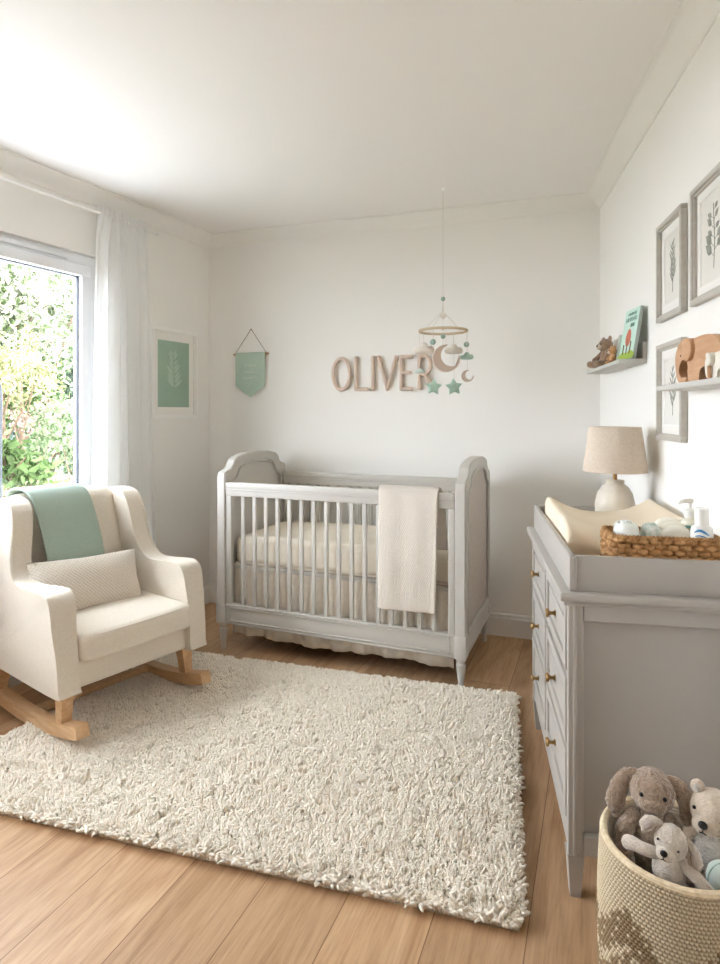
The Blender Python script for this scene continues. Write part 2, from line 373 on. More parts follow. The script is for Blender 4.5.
wall('wall_left', FL_, RZL, LENL, [(W0, W1, WZ0, WZ1)])
fw = (FR_-FL_).length
M['wallf'] = mat('bounce_cut_wall', (158, 152, 144), .85, spec=.15)  # unseen wall; its darker tone is invented to cut bounced light
wall('wall_front', FR_, PI, fw, m_='wallf')
# coving: a concave profile mitred round the room
prof = [(0, -.068), (.006, -.068), (.010, -.060), (.022, -.050), (.044, -.030), (.066, -.012), (.078, -.006), (.086, -.004), (.086, 0), (0, 0)]
C4 = [FL_, FR_, BR, BL]
def inset(d):
    out = []
    for i in range(4):
        p0, p1, p2 = C4[i-1], C4[i], C4[(i+1) % 4]
        e1 = (p1-p0).normalized(); e2 = (p2-p1).normalized(); n1 = Vector((-e1.y, e1.x)); n2 = Vector((-e2.y, e2.x))
        b = (n1+n2); b = b/(1+n1.dot(n2)); out.append(p1+b*d)
    return out
bm = N(); rows = [[bm.verts.new((p.x, p.y, H+z)) for p in inset(d)] for d, z in prof]
for i in range(len(prof)):
    a, b = rows[i], rows[(i+1) % len(prof)]
    for j in range(4): bm.faces.new((a[j], a[(j+1) % 4], b[(j+1) % 4], b[j]))
struct('trim_1', bm, 'trim', ang=25)
# skirting boards
def skirting(name, a, rz, x0, x1):
    bm = N(); P = [(0, 0), (-.018, 0), (-.018, .098), (-.014, .106), (-.012, .118), (-.006, .124), (0, .124)]
    prism(bm, P, x0, x1, YZ); o = struct(name, bm, 'trim', smooth=False); place(o, (a.x, a.y, 0), rz)
skirting('baseboard_back', BL, RZB, 0, (BR-BL).length); skirting('baseboard_right', BR, RZR, 0, (FR_-BR).length); skirting('baseboard_left', FL_, RZL, 0, LENL)

# ------------------------------------------------------------------ windows
def window(name, a, rz, x0, x1, z0, z1, npan, vent):
    """local x along the wall seen from inside, y outward"""
    bm = N(); t = .055
    for (p, q) in (((x0, z0), (x1, z0+t)), ((x0, z1-t), (x1, z1)), ((x0, z0+t), (x0+t, z1-t)), ((x1-t, z0+t), (x1, z1-t))):
        bx(bm, (p[0], .03, p[1]), (q[0], .11, q[1]), .004)
    w = (x1-x0-2*t)/npan
    for i in range(1, npan):
        bx(bm, (x0+t+w*i-.02, .03, z0+t), (x0+t+w*i+.02, .11, z1-t), .004)
    root = struct(name, bm, 'pvc'); place(root, (a.x, a.y, 0), rz)
    for i in range(npan):
        b = N(); xa = x0+t+w*i+(.02 if i else 0)+.002; xb = x0+t+w*(i+1)-(.02 if i < npan-1 else 0)-.002; za, zb = z0+t+.002, z1-t-.002; s = .056
        for (p, q) in (((xa, za), (xb, za+s)), ((xa, zb-s), (xb, zb)), ((xa, za+s), (xa+s, zb-s)), ((xb-s, za+s), (xb, zb-s))):
            bx(b, (p[0], .015, p[1]), (q[0], .085, q[1]), .006)
        so = obj('sash', b, 'pvc', root)
        b = N(); s2 = s-.001; g = .006
        for (p, q) in (((xa+s2, za+s2), (xb-s2, za+s2+g)), ((xa+s2, zb-s2-g), (xb-s2, zb-s2)), ((xa+s2, za+s2), (xa+s2+g, zb-s2)), ((xb-s2-g, za+s2), (xb-s2, zb-s2))):
            bx(b, (p[0], .042, p[1]), (q[0], .06, q[1]), .001)
        obj('glazing_seal', b, 'seal', so)
        b = N(); bx(b, (xa+s-.004, .052, za+s-.004), (xb-s+.004, .056, zb-s+.004), 0); obj('pane', b, 'glass', so)
        if vent:
            b = N(); bx(b, (xa+.1, .012, z1-t+.012), (xb-.14, .032, z1-t+.034), .004); bx(b, (xa+.12, .009, z1-t+.017), (xb-.16, .014, z1-t+.022), .001); obj('trickle_vent', b, 'pvc', root)
    b = N(); bx(b, (x0-.03, -.05, z0-.03), (x1+.03, .03, z0), .006); obj('window_sill', b, 'trim', root)
    return root
window('window_1', FL_, RZL, W0, W1, WZ0, WZ1, 2, True)

# curtain rail and sheer curtain
DL = Vector((math.cos(RZL), math.sin(RZL)))                          # along the left wall, away from the camera
def Lw(y, off): p = onL(y, off); return p
railz = 2.285
rt = thing('curtain_rail', 'thin white curtain rod running above the window under the coving', 'curtain rail', (*onL(3.44, .075), railz), RZL)
b = N(); tube(b, [(-3.6, 0, 0), (.02, 0, 0)], .0075, 10); obj('rod', b, 'white', rt)
for x in (-3.58, -1.8, -.03):
    b = N(); tube(b, [(x, .0, -.002), (x, .075*.999, -.002)], .006, 8); box(b, (x, .071, -.002), (.02, .008, .045), .002); obj('bracket', b, 'white', rt)
b = N(); lathe(b, [(0, 0), (.011, .002), (.012, .012), (.008, .02), (0, .022)], 12); o = obj('finial', b, 'white', rt); place(o, (.018, 0, 0), 0, 0, PI/2)
def curtain(y0, y1, ybot0, ybot1):
    ct = thing('curtain', 'sheer white full-length curtain with gathered heading at window edge', 'curtain', (*onL((y0+y1)/2, .075), 0), RZL)
    hw0, hw1 = (y1-y0)*NL/2, (ybot1-ybot0)*NL/2; sh = ((ybot0+ybot1)/2-(y0+y1)/2)*NL; zt, zb = railz+.035, .012
    def f(u, v):                                                     # v: 0 bottom .. 1 top
        z = zb+(zt-zb)*v; s = (1-v)**.8; hw = hw0+(hw1-hw0)*s
        x = (u*2-1)*hw + sh*s
        g = max(0, 1-(1-v)*(zt-zb)/.16)                              # heading
        ph = u*2*PI
        fold = .026*math.sin(ph*5.5+.7*math.sin(ph*1.3+1)+.5*s)+.011*math.sin(ph*11+2+1.2*s)+.006*math.sin(ph*2+.4)
        y = fold*(1-g)*(.75+.5*s) + g*.013*math.sin(ph*12)
        x += .006*math.cos(ph*9+s*2)*(1-g)
        if u < .06: y += (0.06-u)/.06*.0
        return (x, y-.002, z)
    b = N(); sheet(b, 220, 60, f, (hw0*2, 2.2)); o = obj('drape', b, 'sheer', ct, ang=180)
    def f2(u, v):
        p = f(u, 1-.115/(zt-zb)*(1-v)); return (p[0], p[1]-.004, p[2])
    b = N(); sheet(b, 220, 4, f2, (1, 1)); obj('heading_tape', b, 'sheer', ct, ang=180)
    return ct
curtain(3.095, 3.385, 3.07, 3.45)

# ------------------------------------------------------------------ rug
def rug():
    q = [Vector((.385, 1.445)), Vector((.665, 2.60)), Vector((-.97, 3.09)), Vector((-1.47, 1.965))]   # FR, BR, BL, FL
    cx = sum(p.x for p in q)/4; cy = sum(p.y for p in q)/4
    root = thing('rug', 'cream shaggy wool rug on the oak floor before the cot', 'rug', (cx, cy, 0))
    b = N(); prism(b, [(p.x-cx, p.y-cy) for p in q], .001, .012, XY); obj('backing', b, 'rugback', root, smooth=False)
    FRp, BRp, BLp, FLp = [np.array((p.x-cx, p.y-cy)) for p in q]
    nu, nv = 345, 262
    U, V = np.meshgrid((np.arange(nu)+.5)/nu, (np.arange(nv)+.5)/nv); U = U.ravel()+rng.uniform(-.5, .5, nu*nv)/nu; V = V.ravel()+rng.uniform(-.5, .5, nu*nv)/nv
    U = np.clip(U, 0, 1); V = np.clip(V, 0, 1); n = len(U)
    P = (FLp[None]*(1-U)[:, None]+FRp[None]*U[:, None])*(1-V)[:, None]+(BLp[None]*(1-U)[:, None]+BRp[None]*U[:, None])*V[:, None]
    ang = np.zeros(n); crev = np.zeros(n); clump = np.zeros(n)
    for i in range(n):
        w = Vector((P[i, 0], P[i, 1], 0)); q2 = Vector((P[i, 0]*18+P[i, 1]*7, P[i, 1]*36-P[i, 0]*13, 3))
        ang[i] = noise.noise(w*16)*5+noise.noise(w*3+Vector((5, 2, 1)))*3; crev[i] = abs(noise.noise(q2)); clump[i] = noise.noise(w*40+Vector((1, 9, 4)))
    gap = np.clip(1-crev/.15, 0, 1)**.8                                  # worm-like partings between the tufts
    ang += rng.normal(0, .9, n)
    lean = .12+.42*rng.random(n)+.25*gap; Ln = (.034+.006*rng.random(n)+.008*clump)*(1-.68*gap)
    e = np.stack([U, 1-U, V, 1-V], 1); k_ = np.argmin(e*np.array([1.85, 1.85, 1.2, 1.2]), 1); dm = np.min(e*np.array([1.85, 1.85, 1.2, 1.2]), 1)
    ux = (FRp-FLp)/np.linalg.norm(FRp-FLp); vx = (BRp-FRp)/np.linalg.norm(BRp-FRp); dirs = np.array([-ux, ux, -vx, vx])[k_]
    ed = np.clip(1-dm/.022, 0, 1); ang = np.where(ed > 0, np.arctan2(dirs[:, 1], dirs[:, 0])+rng.normal(0, .35, n), ang); lean = lean*(1-ed)+ed*(.75+.45*rng.random(n)); Ln = np.where(ed > 0, np.maximum(Ln, .026), Ln)
    curl = rng.uniform(.4, 2.2, n)*rng.choice([-1, 1], n); K = 5; m = 5
    rad = np.array([.0030, .0038, .0043, .0042, .0026])
    ts = np.linspace(0, 1, K); pts = np.zeros((n, K, 3)); pts[:, 0, :2] = P; pts[:, 0, 2] = .006
    for k in range(1, K):
        a2 = ang+curl*ts[k]; le = lean*(.2+1.25*ts[k]); st = Ln/(K-1)
        pts[:, k, 0] = pts[:, k-1, 0]+np.cos(a2)*np.sin(le)*st; pts[:, k, 1] = pts[:, k-1, 1]+np.sin(a2)*np.sin(le)*st; pts[:, k, 2] = pts[:, k-1, 2]+np.cos(le)*st
    verts = np.zeros((n, K, m, 3)); sc_ = (.85+.4*rng.random(n))
    for k in range(K):
        t = pts[:, min(k+1, K-1)]-pts[:, max(k-1, 0)]; t /= np.linalg.norm(t, axis=1)[:, None]
        ref = np.stack([-np.sin(ang), np.cos(ang), np.zeros(n)], 1); n1 = np.cross(t, ref); n1 /= np.linalg.norm(n1, axis=1)[:, None]; n2 = np.cross(t, n1)
        for j in range(m):
            a = 2*PI*j/m; verts[:, k, j] = pts[:, k]+(n1*math.cos(a)+n2*math.sin(a))*(rad[k]*sc_)[:, None]
    nvert = n*K*m; base = (np.arange(n)*K*m)[:, None]
    quads = np.array([[k*m+j, k*m+(j+1) % m, (k+1)*m+(j+1) % m, (k+1)*m+j] for k in range(K-1) for j in range(m)])
    Q = (base[:, :, None]+quads[None]).reshape(-1, 4); cap = np.array([[(K-1)*m+j for j in range(m)]]); Cp = (base+cap).reshape(-1, m)
    me = bpy.data.meshes.new('pile'); me.vertices.add(nvert); me.vertices.foreach_set('co', verts.reshape(-1).astype(np.float32))
    loops = np.concatenate([Q.ravel(), Cp.ravel()]).astype(np.int32); me.loops.add(len(loops)); me.loops.foreach_set('vertex_index', loops)
    np_ = len(Q)+len(Cp); starts = np.concatenate([np.arange(len(Q))*4, len(Q)*4+np.arange(len(Cp))*m]).astype(np.int32)
    me.polygons.add(np_); me.polygons.foreach_set('loop_start', starts); me.polygons.foreach_set('use_smooth', np.ones(np_, bool))
    me.update(calc_edges=True); me.materials.append(M['pile'])
    o = bpy.data.objects.new('pile', me); COL.objects.link(o); o.parent = root; o['kind'] = 'stuff'
rug()

# ------------------------------------------------------------------ rocking chair
def chair():
    rz = math.radians(53); ox, oy = -1.176, 2.634; SX, SY, SZ = 1.12, 1.04, .96
    ch = thing('rocking_chair', 'cream upholstered wingback rocking chair with oak rockers by the window', 'armchair', (ox, oy, .018), rz); ch.scale = (SX, SY, SZ)
    # rockers
    R = 1.55
    for s in (-1, 1):
        b = N(); ys = [-.415+.76*i/20 for i in range(21)]
        pts = [(s*.245, y, .030+(R-math.sqrt(R*R-(y-.02)**2))) for y in ys]
        tube(b, pts, 1, sq=(.044, .048), up=(0, 0, 1))
        bmesh.ops.bevel(b, geom=[e for e in b.edges if e.calc_face_angle(0) > .7], offset=.013, segments=4, affect='EDGES')
        rk = obj('rocker', b, 'oak', ch)
        for (y0, y1) in ((-.285, -.275), (.235, .205)):
            b = N(); zr = .045+(R-math.sqrt(R*R-(y0-.02)**2))
            tube(b, [(s*.245, y0, zr), (s*.236, y1, .215)], [.78, 1.0], sq=(.044, .050), up=(0, 1, 0)); obj('leg', b, 'oak', ch)
    b = N(); bx(b, (-.235, -.045, .026), (.235, -.005, .048), .004); obj('stretcher', b, 'oak', ch)
    # frame under the seat
    b = N(); rbox(b, (0, -.045, .260), (.268, .270, .060), .022, 6, 4); obj('seat_base', b, 'linen', ch)
    # sides: arm sweeping up into the wing
    side = [(-.330, .203), (-.347, .235), (-.340, .35), (-.322, .46), (-.310, .535), (-.290, .574), (-.255, .588), (-.19, .586), (-.11, .578), (-.04, .580), (.01, .608), (.045, .68), (.058, .77), (.078, .85), (.115, .893), (.175, .905), (.245, .902), (.285, .885), (.298, .83), (.285, .62), (.262, .40), (.245, .215), (.235, .203), (0, .200)]
    for s in (-1, 1):
        b = N(); op = spline(side, 4)
        prism(b, op, -.037, .037, YZ, bev=.025, seg=5)
        # flare: the wing and the arm top lean outward a little, the arm front is fuller at the top
        for v in b.verts:
            z, y = v.co.z, v.co.y
            full = 1+.25*max(0, min(1, (z-.35)/.25))*max(0, min(1, (-y-.05)/.2))
            v.co.x = v.co.x*full + s*(.262 - .030*max(0, (z-.6)/.3) + .012*max(0, min(1, (.62-abs(z-.45)*2)))-.008)
        pn = obj('wing_side', b, 'linen', ch, ang=50)
        b = N(); edge = spline([p for p in side[1:17]], 4, closed=False)
        pp = []
        for (y, z) in edge:
            full = 1+.25*max(0, min(1, (z-.35)/.25))*max(0, min(1, (-y-.05)/.2))
            pp.append((s*(.037*full*.86 + .262 - .030*max(0, (z-.6)/.3) + .012*max(0, min(1, (.62-abs(z-.45)*2)))-.008), y*.992, z-.004))
        tube(b, pp, .0042, 6); obj('piping', b, 'linen', pn)
    # back
    def fb(p):
        x, y, z = p; t = (z+.25)/.5
        bulge = .028*max(0, 1-(x/.23)**2)*max(0, 1-((z)/.26)**2)
        return (x*(1-.04*t), y+.115*t+(-bulge if y < 0 else 0), z+.012*(1-(x/.23)**2)*(t > .8))
    b = N(); rbox(b, (0, .145, .655), (.222, .062, .250), .045, 8, 4, fb); obj('backrest', b, 'linen', ch)
    b = N(); bx(b, (-.215, .215, .21), (.215, .262, .88), .02, 3)
    for v in b.verts: v.co.y += .035*(v.co.z-.21)/.67
    obj('back_panel', b, 'linen', ch)
    # seat cushion
    def fs(p):
        x, y, z = p; cr = max(0, 1-(x/.225)**2)*max(0, 1-(y/.25)**2)
        return (x, y - (.012*(1-(x/.225)**2) if y < -.15 else 0), z+(.020*cr if z > 0 else 0)-.05*(y+.05)*.35)
    b = N(); rbox(b, (0, -.105, .366), (.219, .262, .056), .026, 8, 4, fs); cu = obj('seat_cushion', b, 'linen', ch)
    b = N()
    for zz in (.044, -.044):
        loop = []
        for i in range(60):
            a = 2*PI*i/60; e = .22
            x = .213*abs(math.cos(a))**e*(1 if math.cos(a) > 0 else -1); y = .256*abs(math.sin(a))**e*(1 if math.sin(a) > 0 else -1)
            q = fs((x, y, zz)); loop.append((q[0], q[1]-.105, q[2]+.366+(.003 if zz > 0 else -.003)-(0.012*max(0, 1-(x/.225)**2)*max(0, 1-(y/.25)**2) if zz > 0 else 0)))
        tube(b, loop, .0035, 6, closed=True)
    obj('piping', b, 'linen', cu)
    # sage throw over the back
    th = tag(obj('throw_blanket', throw_mesh(), 'green_knit', ang=60), 'sage green knitted throw draped over the rocking chair back', 'blanket')
    solid(th, .013); subs(th); place(th, (ox, oy, .018), rz); th.scale = (SX, SY, SZ)
    # lumbar cushion
    b = N(); lay = b.loops.layers.uv.verify(); n = 26; w, h, t = .232, .118, .068
    for sgn in (-1, 1):
        g = [[None]*(n+1) for _ in range(n+1)]
        for i in range(n+1):
            for j in range(n+1):
                u, v = i/n*2-1, j/n*2-1
                d = t*((1-abs(u)**2.6)*(1-abs(v)**2.4))**.5 if abs(u) < 1 and abs(v) < 1 else 0
                px = u*w*(1-.055*(1-v*v)*0-.05*(v*v)*0)*(1-.045*(1-abs(v))**1.0*abs(u)**3); pz = v*h*(1-.10*(1-u*u)*0)*(1-.07*(1-abs(u))*abs(v)**3)
                g[i][j] = (b.verts.new((px, sgn*d, pz)), (u*w, v*h))
        for i in range(n):
            for j in range(n):
                q = [g[i][j], g[i+1][j], g[i+1][j+1], g[i][j+1]]; f = b.faces.new([x[0] for x in q])
                for lp, x in zip(f.loops, q): lp[lay].uv = x[1]
    bmesh.ops.remove_doubles(b, verts=b.verts, dist=1e-5)
    pl = tag(obj('lumbar_cushion', b, 'beige_knit', ang=80), 'oblong beige knitted cushion resting on the rocking chair seat', 'cushion')
    lx, ly, lz = -.04, -.045, .505
    pl.matrix_world = Matrix.Translation((ox, oy, .018)) @ Matrix.Rotation(rz, 4, 'Z') @ Matrix.Translation((lx*SX, ly*SY, lz)) @ R_(-24, 'X') @ R_(4, 'Y') @ R_(-4, 'Z')
    return ch
def throw_mesh():
    # path in the chair's y,z plane: up the front of the back, over the top, down behind
    path = spline([(.035, .555), (.062, .68), (.098, .80), (.135, .89), (.175, .930), (.235, .938), (.300, .925), (.325, .87), (.320, .76), (.305, .62)], 6, closed=False)
    b = N(); nv = len(path)-1
    def f(u, v):
        i = min(int(v*nv), nv-1); t = v*nv-i; y = path[i][0]*(1-t)+path[i+1][0]*t; z = path[i][1]*(1-t)+path[i+1][1]*t
        x = -.190+.228*u + .055*(1-v)*.0 - .035*v + .02
        x += .045*max(0, .5-v)
        y += -.006*math.sin(u*PI) + .003*math.sin(u*9+v*4)
        z += (-.012*(u-.5) if v < .1 else 0)
        return (x, y-.008, z)
    sheet(b, 24, 54, f, (.255, .8)); return b
chair()

# ------------------------------------------------------------------ cot
CZ = math.radians(-21.5); CU = Vector((math.cos(CZ), math.sin(CZ))); CV = Vector((-CU.y, CU.x))
CC = Vector((.472, 2.697)) - CU*.655 + CV*.32
def cot():
    ct = thing('cot', 'pale grey wooden baby cot with arched ends on the oak floor', 'cot', (CC.x, CC.y, 0), CZ)
    hx, hy = .66, .333
    half = [(-.333, .14), (-.333, .915), (-.325, .935), (-.303, .945), (-.272, .952), (-.250, .972), (-.238, .995), (-.210, 1.010), (-.125, 1.026), (0, 1.033)]
    out = half + [(-y, z) for y, z in reversed(half[:-1])]
    for s in (-1, 1):
        b = N(); x0 = s*(hx-.05); x1 = s*hx
        # stiles and moulded crest as a frame around the inset panel: outer outline minus inner outline
        inn = []
        for y, z in out:
            yy = max(-.28, min(.28, y)); zz = z-.052 if z > .5 else z+.105
            if abs(y) > .31: yy = math.copysign(.28, y); zz = .245 if z < .5 else .872
            else: yy = y*.28/.333
            inn.append((yy, zz))
        for xx in (x0, x1): pass
        nn = len(out); fr = []
        vo = [[b.verts.new((x, y, z)) for y, z in out] for x in (x0, x1)]; vi = [[b.verts.new((x, y, z)) for y, z in inn] for x in (x0, x1)]
        for i in range(nn):
            j = (i+1) % nn
            b.faces.new((vo[0][i], vo[0][j], vo[1][j], vo[1][i])); b.faces.new((vi[0][i], vi[0][j], vi[1][j], vi[1][i]))
            for k in (0, 1): b.faces.new((vo[k][i], vo[k][j], vi[k][j], vi[k][i]))
        bmesh.ops.recalc_face_normals(b, faces=b.faces)
        es = [e for e in b.edges if len(e.link_faces) == 2 and e.calc_face_angle(0) > 1.0]
        bmesh.ops.bevel(b, geom=es, offset=.005, segments=3, affect='EDGES')
        # bead round the inner edge
        for xx in (x0, x1):
            tube(b, [(xx*1.0+(-.004 if xx == max(x0, x1) else .004)*0, y*.985, z-.004 if z > .5 else z+.004) for y, z in inn], .006, 6, closed=True)
        # lower moulded rail
        bx(b, (min(x0, x1)-.004, -.295, .15), (max(x0, x1)+.004, .295, .165), .003); bx(b, (min(x0, x1)-.003, -.28, .228), (max(x0, x1)+.003, .28, .240), .003)
        e = obj('end_frame', b, 'cotgrey', ct, ang=30)
        b = N(); inner2 = [(y*.995, z) for y, z in inn]
        prism(b, inner2, s*hx-s*.040, s*hx-s*.010, YZ, bev=.006, seg=3); pn = obj('upholstered_panel', b, 'panel', e)
        if s < 0: pn.data.materials[0] = M['cotgrey']
        # turned feet
        for t in (-1, 1):
            b = N(); lathe(b, [(0, 0), (.011, .0), (.014, .006), (.0125, .03), (.016, .05), (.021, .088), (.0225, .112), (.017, .118), (.0165, .124), (.023, .130), (.023, .138), (.02, .142), (0, .142)], 20, (s*(hx-.026), t*(hy-.026), 0))
            f = obj('foot', b, 'cotgrey', ct)
        for t in (-1, 1):
            b = N(); bx(b, (s*hx-s*.053-.0, t*(hy+.003)-t*.055, .142), (s*hx+s*.003, t*(hy+.003), .245), .004); obj('post_block', b, 'cotgrey', ct)
        b = N()
        for t in (-1, 1): lathe(b, [(0, 0), (.007, .001), (.007, .003), (0, .004)], 10, (0, 0, 0))
        b.free()
    for t in (-1, 1):
        y = t*(hy-.022); xi = hx-.052
        b = N(); bx(b, (-xi, y-.020, .852), (xi, y+.020, .886), .005); bx(b, (-xi, y-.016, .815), (xi, y+.016, .855), .004); bx(b, (-xi, y-.021, .846), (xi, y+.021, .853), .002)
        obj('top_rail', b, 'cotgrey', ct)
        b = N(); bx(b, (-xi, y-.016, .150), (xi, y+.016, .245), .004)
        yo = y-.016 if t < 0 else y+.016
        for (a, c) in (((-xi+.02, .228), (xi-.02, .236)), ((-xi+.02, .160), (xi-.02, .167)), ((-xi+.02, .160), (-xi+.028, .236)), ((xi-.028, .160), (xi-.02, .236))):
            bx(b, (a[0], yo-.006, a[1]), (c[0], yo+.006, c[1]), .002)
        bx(b, (-xi, y-.020, .238), (xi, y+.020, .248), .003); bx(b, (-xi, y-.019, .143), (xi, y+.019, .153), .003)
        obj('bottom_rail', b, 'cotgrey', ct)
        for s in (-1, 1):
            b = N(); bx(b, (s*xi, y-.014, .245), (s*xi-s*.030, y+.014, .815), .003); obj('side_stile', b, 'cotgrey', ct)
        n = 16
        b0 = None
        for i in range(n):
            x = -xi+.03+(2*xi-.06)*(i+1)/(n+1)
            if b0 is None:
                b = N(); bx(b, (-.0105, -.008, .244), (.0105, .008, .818), .004, 3); b0 = obj('slat', b, 'cotgrey', ct); o = b0
            else:
                o = b0.copy(); COL.objects.link(o); o.parent = ct
            o.location = (x, y, 0)
    b = N(); bx(b, (-.607, -.28, .425), (.607, .28, .445), .003); obj('mattress_base', b, 'cotgrey', ct)
    # mattress
    def fm(p):
        x, y, z = p; w = .006*noise.noise(Vector((x*9, y*9, z*4)))
        return (x+w*.3, y+.005*math.sin(x*38)*(abs(y) > .245)+w*.5, z+(.012*(1-(x/.58)**2) if z > 0 else 0)+w)
    b = N(); rbox(b, (0, 0, .519), (.595, .268, .073), .035, 24, 4, fm)
    mt = tag(obj('mattress', b, 'sheet', ang=60), 'cream fitted mattress lying inside the grey cot', 'mattress'); place(mt, (CC.x, CC.y, 0), CZ)
    b = N()
    tube(b, [(-.58, -.272, .458), (-.2, -.275, .456), (.2, -.273, .457), (.58, -.272, .458)], .004, 6); obj('sheet_hem', b, 'skirt', mt)
    # valance skirt
    sk = thing('cot_skirt', 'gathered oatmeal linen skirt hanging under the cot mattress', 'cot skirt', (CC.x, CC.y, 0), CZ)
    for (L, d, rz, nm) in ((.592, -.276, 0, 'front_drop'), (.592, -.276, PI, 'back_drop'), (.268, -.598, PI/2, 'side_drop'), (.268, -.598, -PI/2, 'side_drop')):
        def f(u, v, L=L, d=d):
            x = (u*2-1)*L; s = 1-v; z = .075+(.448-.075)*v+.006*math.sin(u*9+1)*s
            return (x, d*(1-.0)+(-.008*s if L < .5 else .0)+(.014*math.sin(u*L*80+1.3*math.sin(u*11))+.004*math.sin(u*L*230))*(.15+.85*s)*(.9 if L > .5 else .2) + (.018 if L > .5 else 0)*s*0, z)
        b = N(); sheet(b, 140, 12, f, (1, 1)); o = obj(nm, b, 'skirt', sk, ang=180); o.rotation_euler = (0, 0, rz); solid(o, .003)
    # knitted blanket on the front rail
    yb = -(hy-.022); pth = spline([(yb-.040, .335), (yb-.036, .50), (yb-.030, .70), (yb-.028, .84), (yb-.025, .888), (yb-.012, .902), (yb+.012, .902), (yb+.026, .886), (yb+.030, .82), (yb+.034, .70), (yb+.036, .615)], 6, closed=False); nv = len(pth)-1
    def f(u, v):
        i = min(int(v*nv), nv-1); t = v*nv-i; y = pth[i][0]*(1-t)+pth[i+1][0]*t; z = pth[i][1]*(1-t)+pth[i+1][1]*t
        x = .258+.272*u; lo = max(0, .45-v)/.45
        x += (u-.5)*.02*(1-lo)-.006*lo; y += (-.008*math.sin(u*5.2+.5)-.004*math.sin(u*12))*lo; z += -.018*u*lo*0+.012*math.sin(u*4)*lo*0
        if v > .6: x += .03*(v-.6)/.4
        return (x, y, z)
    b = N(); sheet(b, 30, 60, f, (.265, 1.0)); o = tag(obj('cot_blanket', b, 'cream_knit', ang=80), 'cream knitted blanket folded over the front rail of the cot', 'blanket'); solid(o, .012); subs(o); place(o, (CC.x, CC.y, 0), CZ)
cot()

# ------------------------------------------------------------------ wall letters
def letter(ch, px0, px1, label):
    p0, p1 = onB(px0), onB(px1); w = (p1-p0).length; h = .212; r = .0115; w2 = w-2*r
    o = None; b = N()
    X0, X1, Z0, Z1 = r, w-r, r, h-r; xm = w/2; zm = h/2
    S = {'O': [[(xm+w2/2*math.cos(a)*(1 if 1 else 0), zm+(h/2-r)*math.sin(a)) for a in [2*PI*i/40 for i in range(41)]]],
         'L': [[(X0, Z1), (X0, Z0), (X1, Z0)]], 'I': [[(xm, Z1), (xm, Z0)]], 'V': [[(X0, Z1), (xm, Z0), (X1, Z1)]],
         'E': [[(X1, Z1), (X0, Z1), (X0, Z0), (X1, Z0)], [(X0, zm), (X1-.012, zm)]],
         'R': [[(X0, Z0), (X0, Z1)], [(X0, Z1)]+[(X0+w2*.5+w2*.45*math.sin(a), Z1-(h*.245)*(1-math.cos(a))) for a in [PI*i/14 for i in range(15)]]+[(X0, Z1-h*.49)], [(X0+w2*.5, Z1-h*.49), (X1, Z0)]]}[ch]
    for st in S:
        if ch == 'O': tube(b, [(x, 0, z) for x, z in st[:-1]], r, 10, closed=True); continue
        for a, c in zip(st, st[1:]): tube(b, [(a[0], 0, a[1]), (c[0], 0, c[1])], r, 10)
        for x, z in st: ell(b, (x, 0, z), r*1.0, n=10)
    o = tag(obj('wooden_letter', b, 'letter'), label, 'wall letter', 'wooden name letters above the cot')
    q = onB(px0, r+.004); place(o, (q.x, q.y, 1.382), RZB)
for chx, a, c, lb in (('O', 331.5, 351.5, 'wooden letter O, first in the name on the back wall'), ('L', 354.2, 368.8, 'wooden letter L, second in the name above the cot'), ('I', 370.8, 375.2, 'wooden letter I, third in the name above the cot'),
                      ('V', 377, 397.6, 'wooden letter V, fourth in the name above the cot'), ('E', 399.4, 413.4, 'wooden letter E, between V and R above the cot'), ('R', 417.4, 433, 'wooden letter R, last in the name, behind the hanging mobile')):
    letter(chx, a, c, lb)

# ------------------------------------------------------------------ pennant
def pennant():
    q = onB(252, .0); t = thing('pennant', 'sage green felt pennant hanging from wooden rod on the back wall', 'pennant', (q.x, q.y, 0), RZB)
    y = -.016
    b = N(); tube(b, [(-.125, y, 1.63), (.125, y, 1.63)], .0065, 10); obj('rod', b, 'leather', t)
    b = N(); prism(b, [(-.105, 1.635), (.105, 1.635), (.105, 1.425), (0, 1.352), (-.105, 1.425)], y-.012, y-.008, XZ, bev=.001)
    tube(b, [(-.105, y, 1.63), (.105, y, 1.63)], .0105, 10)
    fl = obj('felt_flag', b, 'pennant', t)
    b = N()
    for (z, x0, x1) in ((1.556, -.045, .05), (1.512, -.04, .032), (1.474, -.052, .048)):       # small stitched script
        n = 26; tube(b, [(x0+(x1-x0)*i/n+.004*math.sin(i*1.9), y-.0135, z+.0065*math.sin(i*1.37)+.004*math.sin(i*.7+z*50)) for i in range(n+1)], .0011, 4)
    obj('stitched_script', b, 'white', fl)
    b = N(); tube(b, [(-.112, y, 1.635), (-.003, -.012, 1.787), (.003, -.012, 1.787), (.112, y, 1.635)], .0016, 5); obj('string', b, 'brownprint', t)
    b = N(); tube(b, [(0, 0, 1.787), (0, -.018, 1.789)], .0025, 6); ell(b, (0, -.018, 1.789), .004, n=8); obj('nail', b, 'brass', t)
pennant()

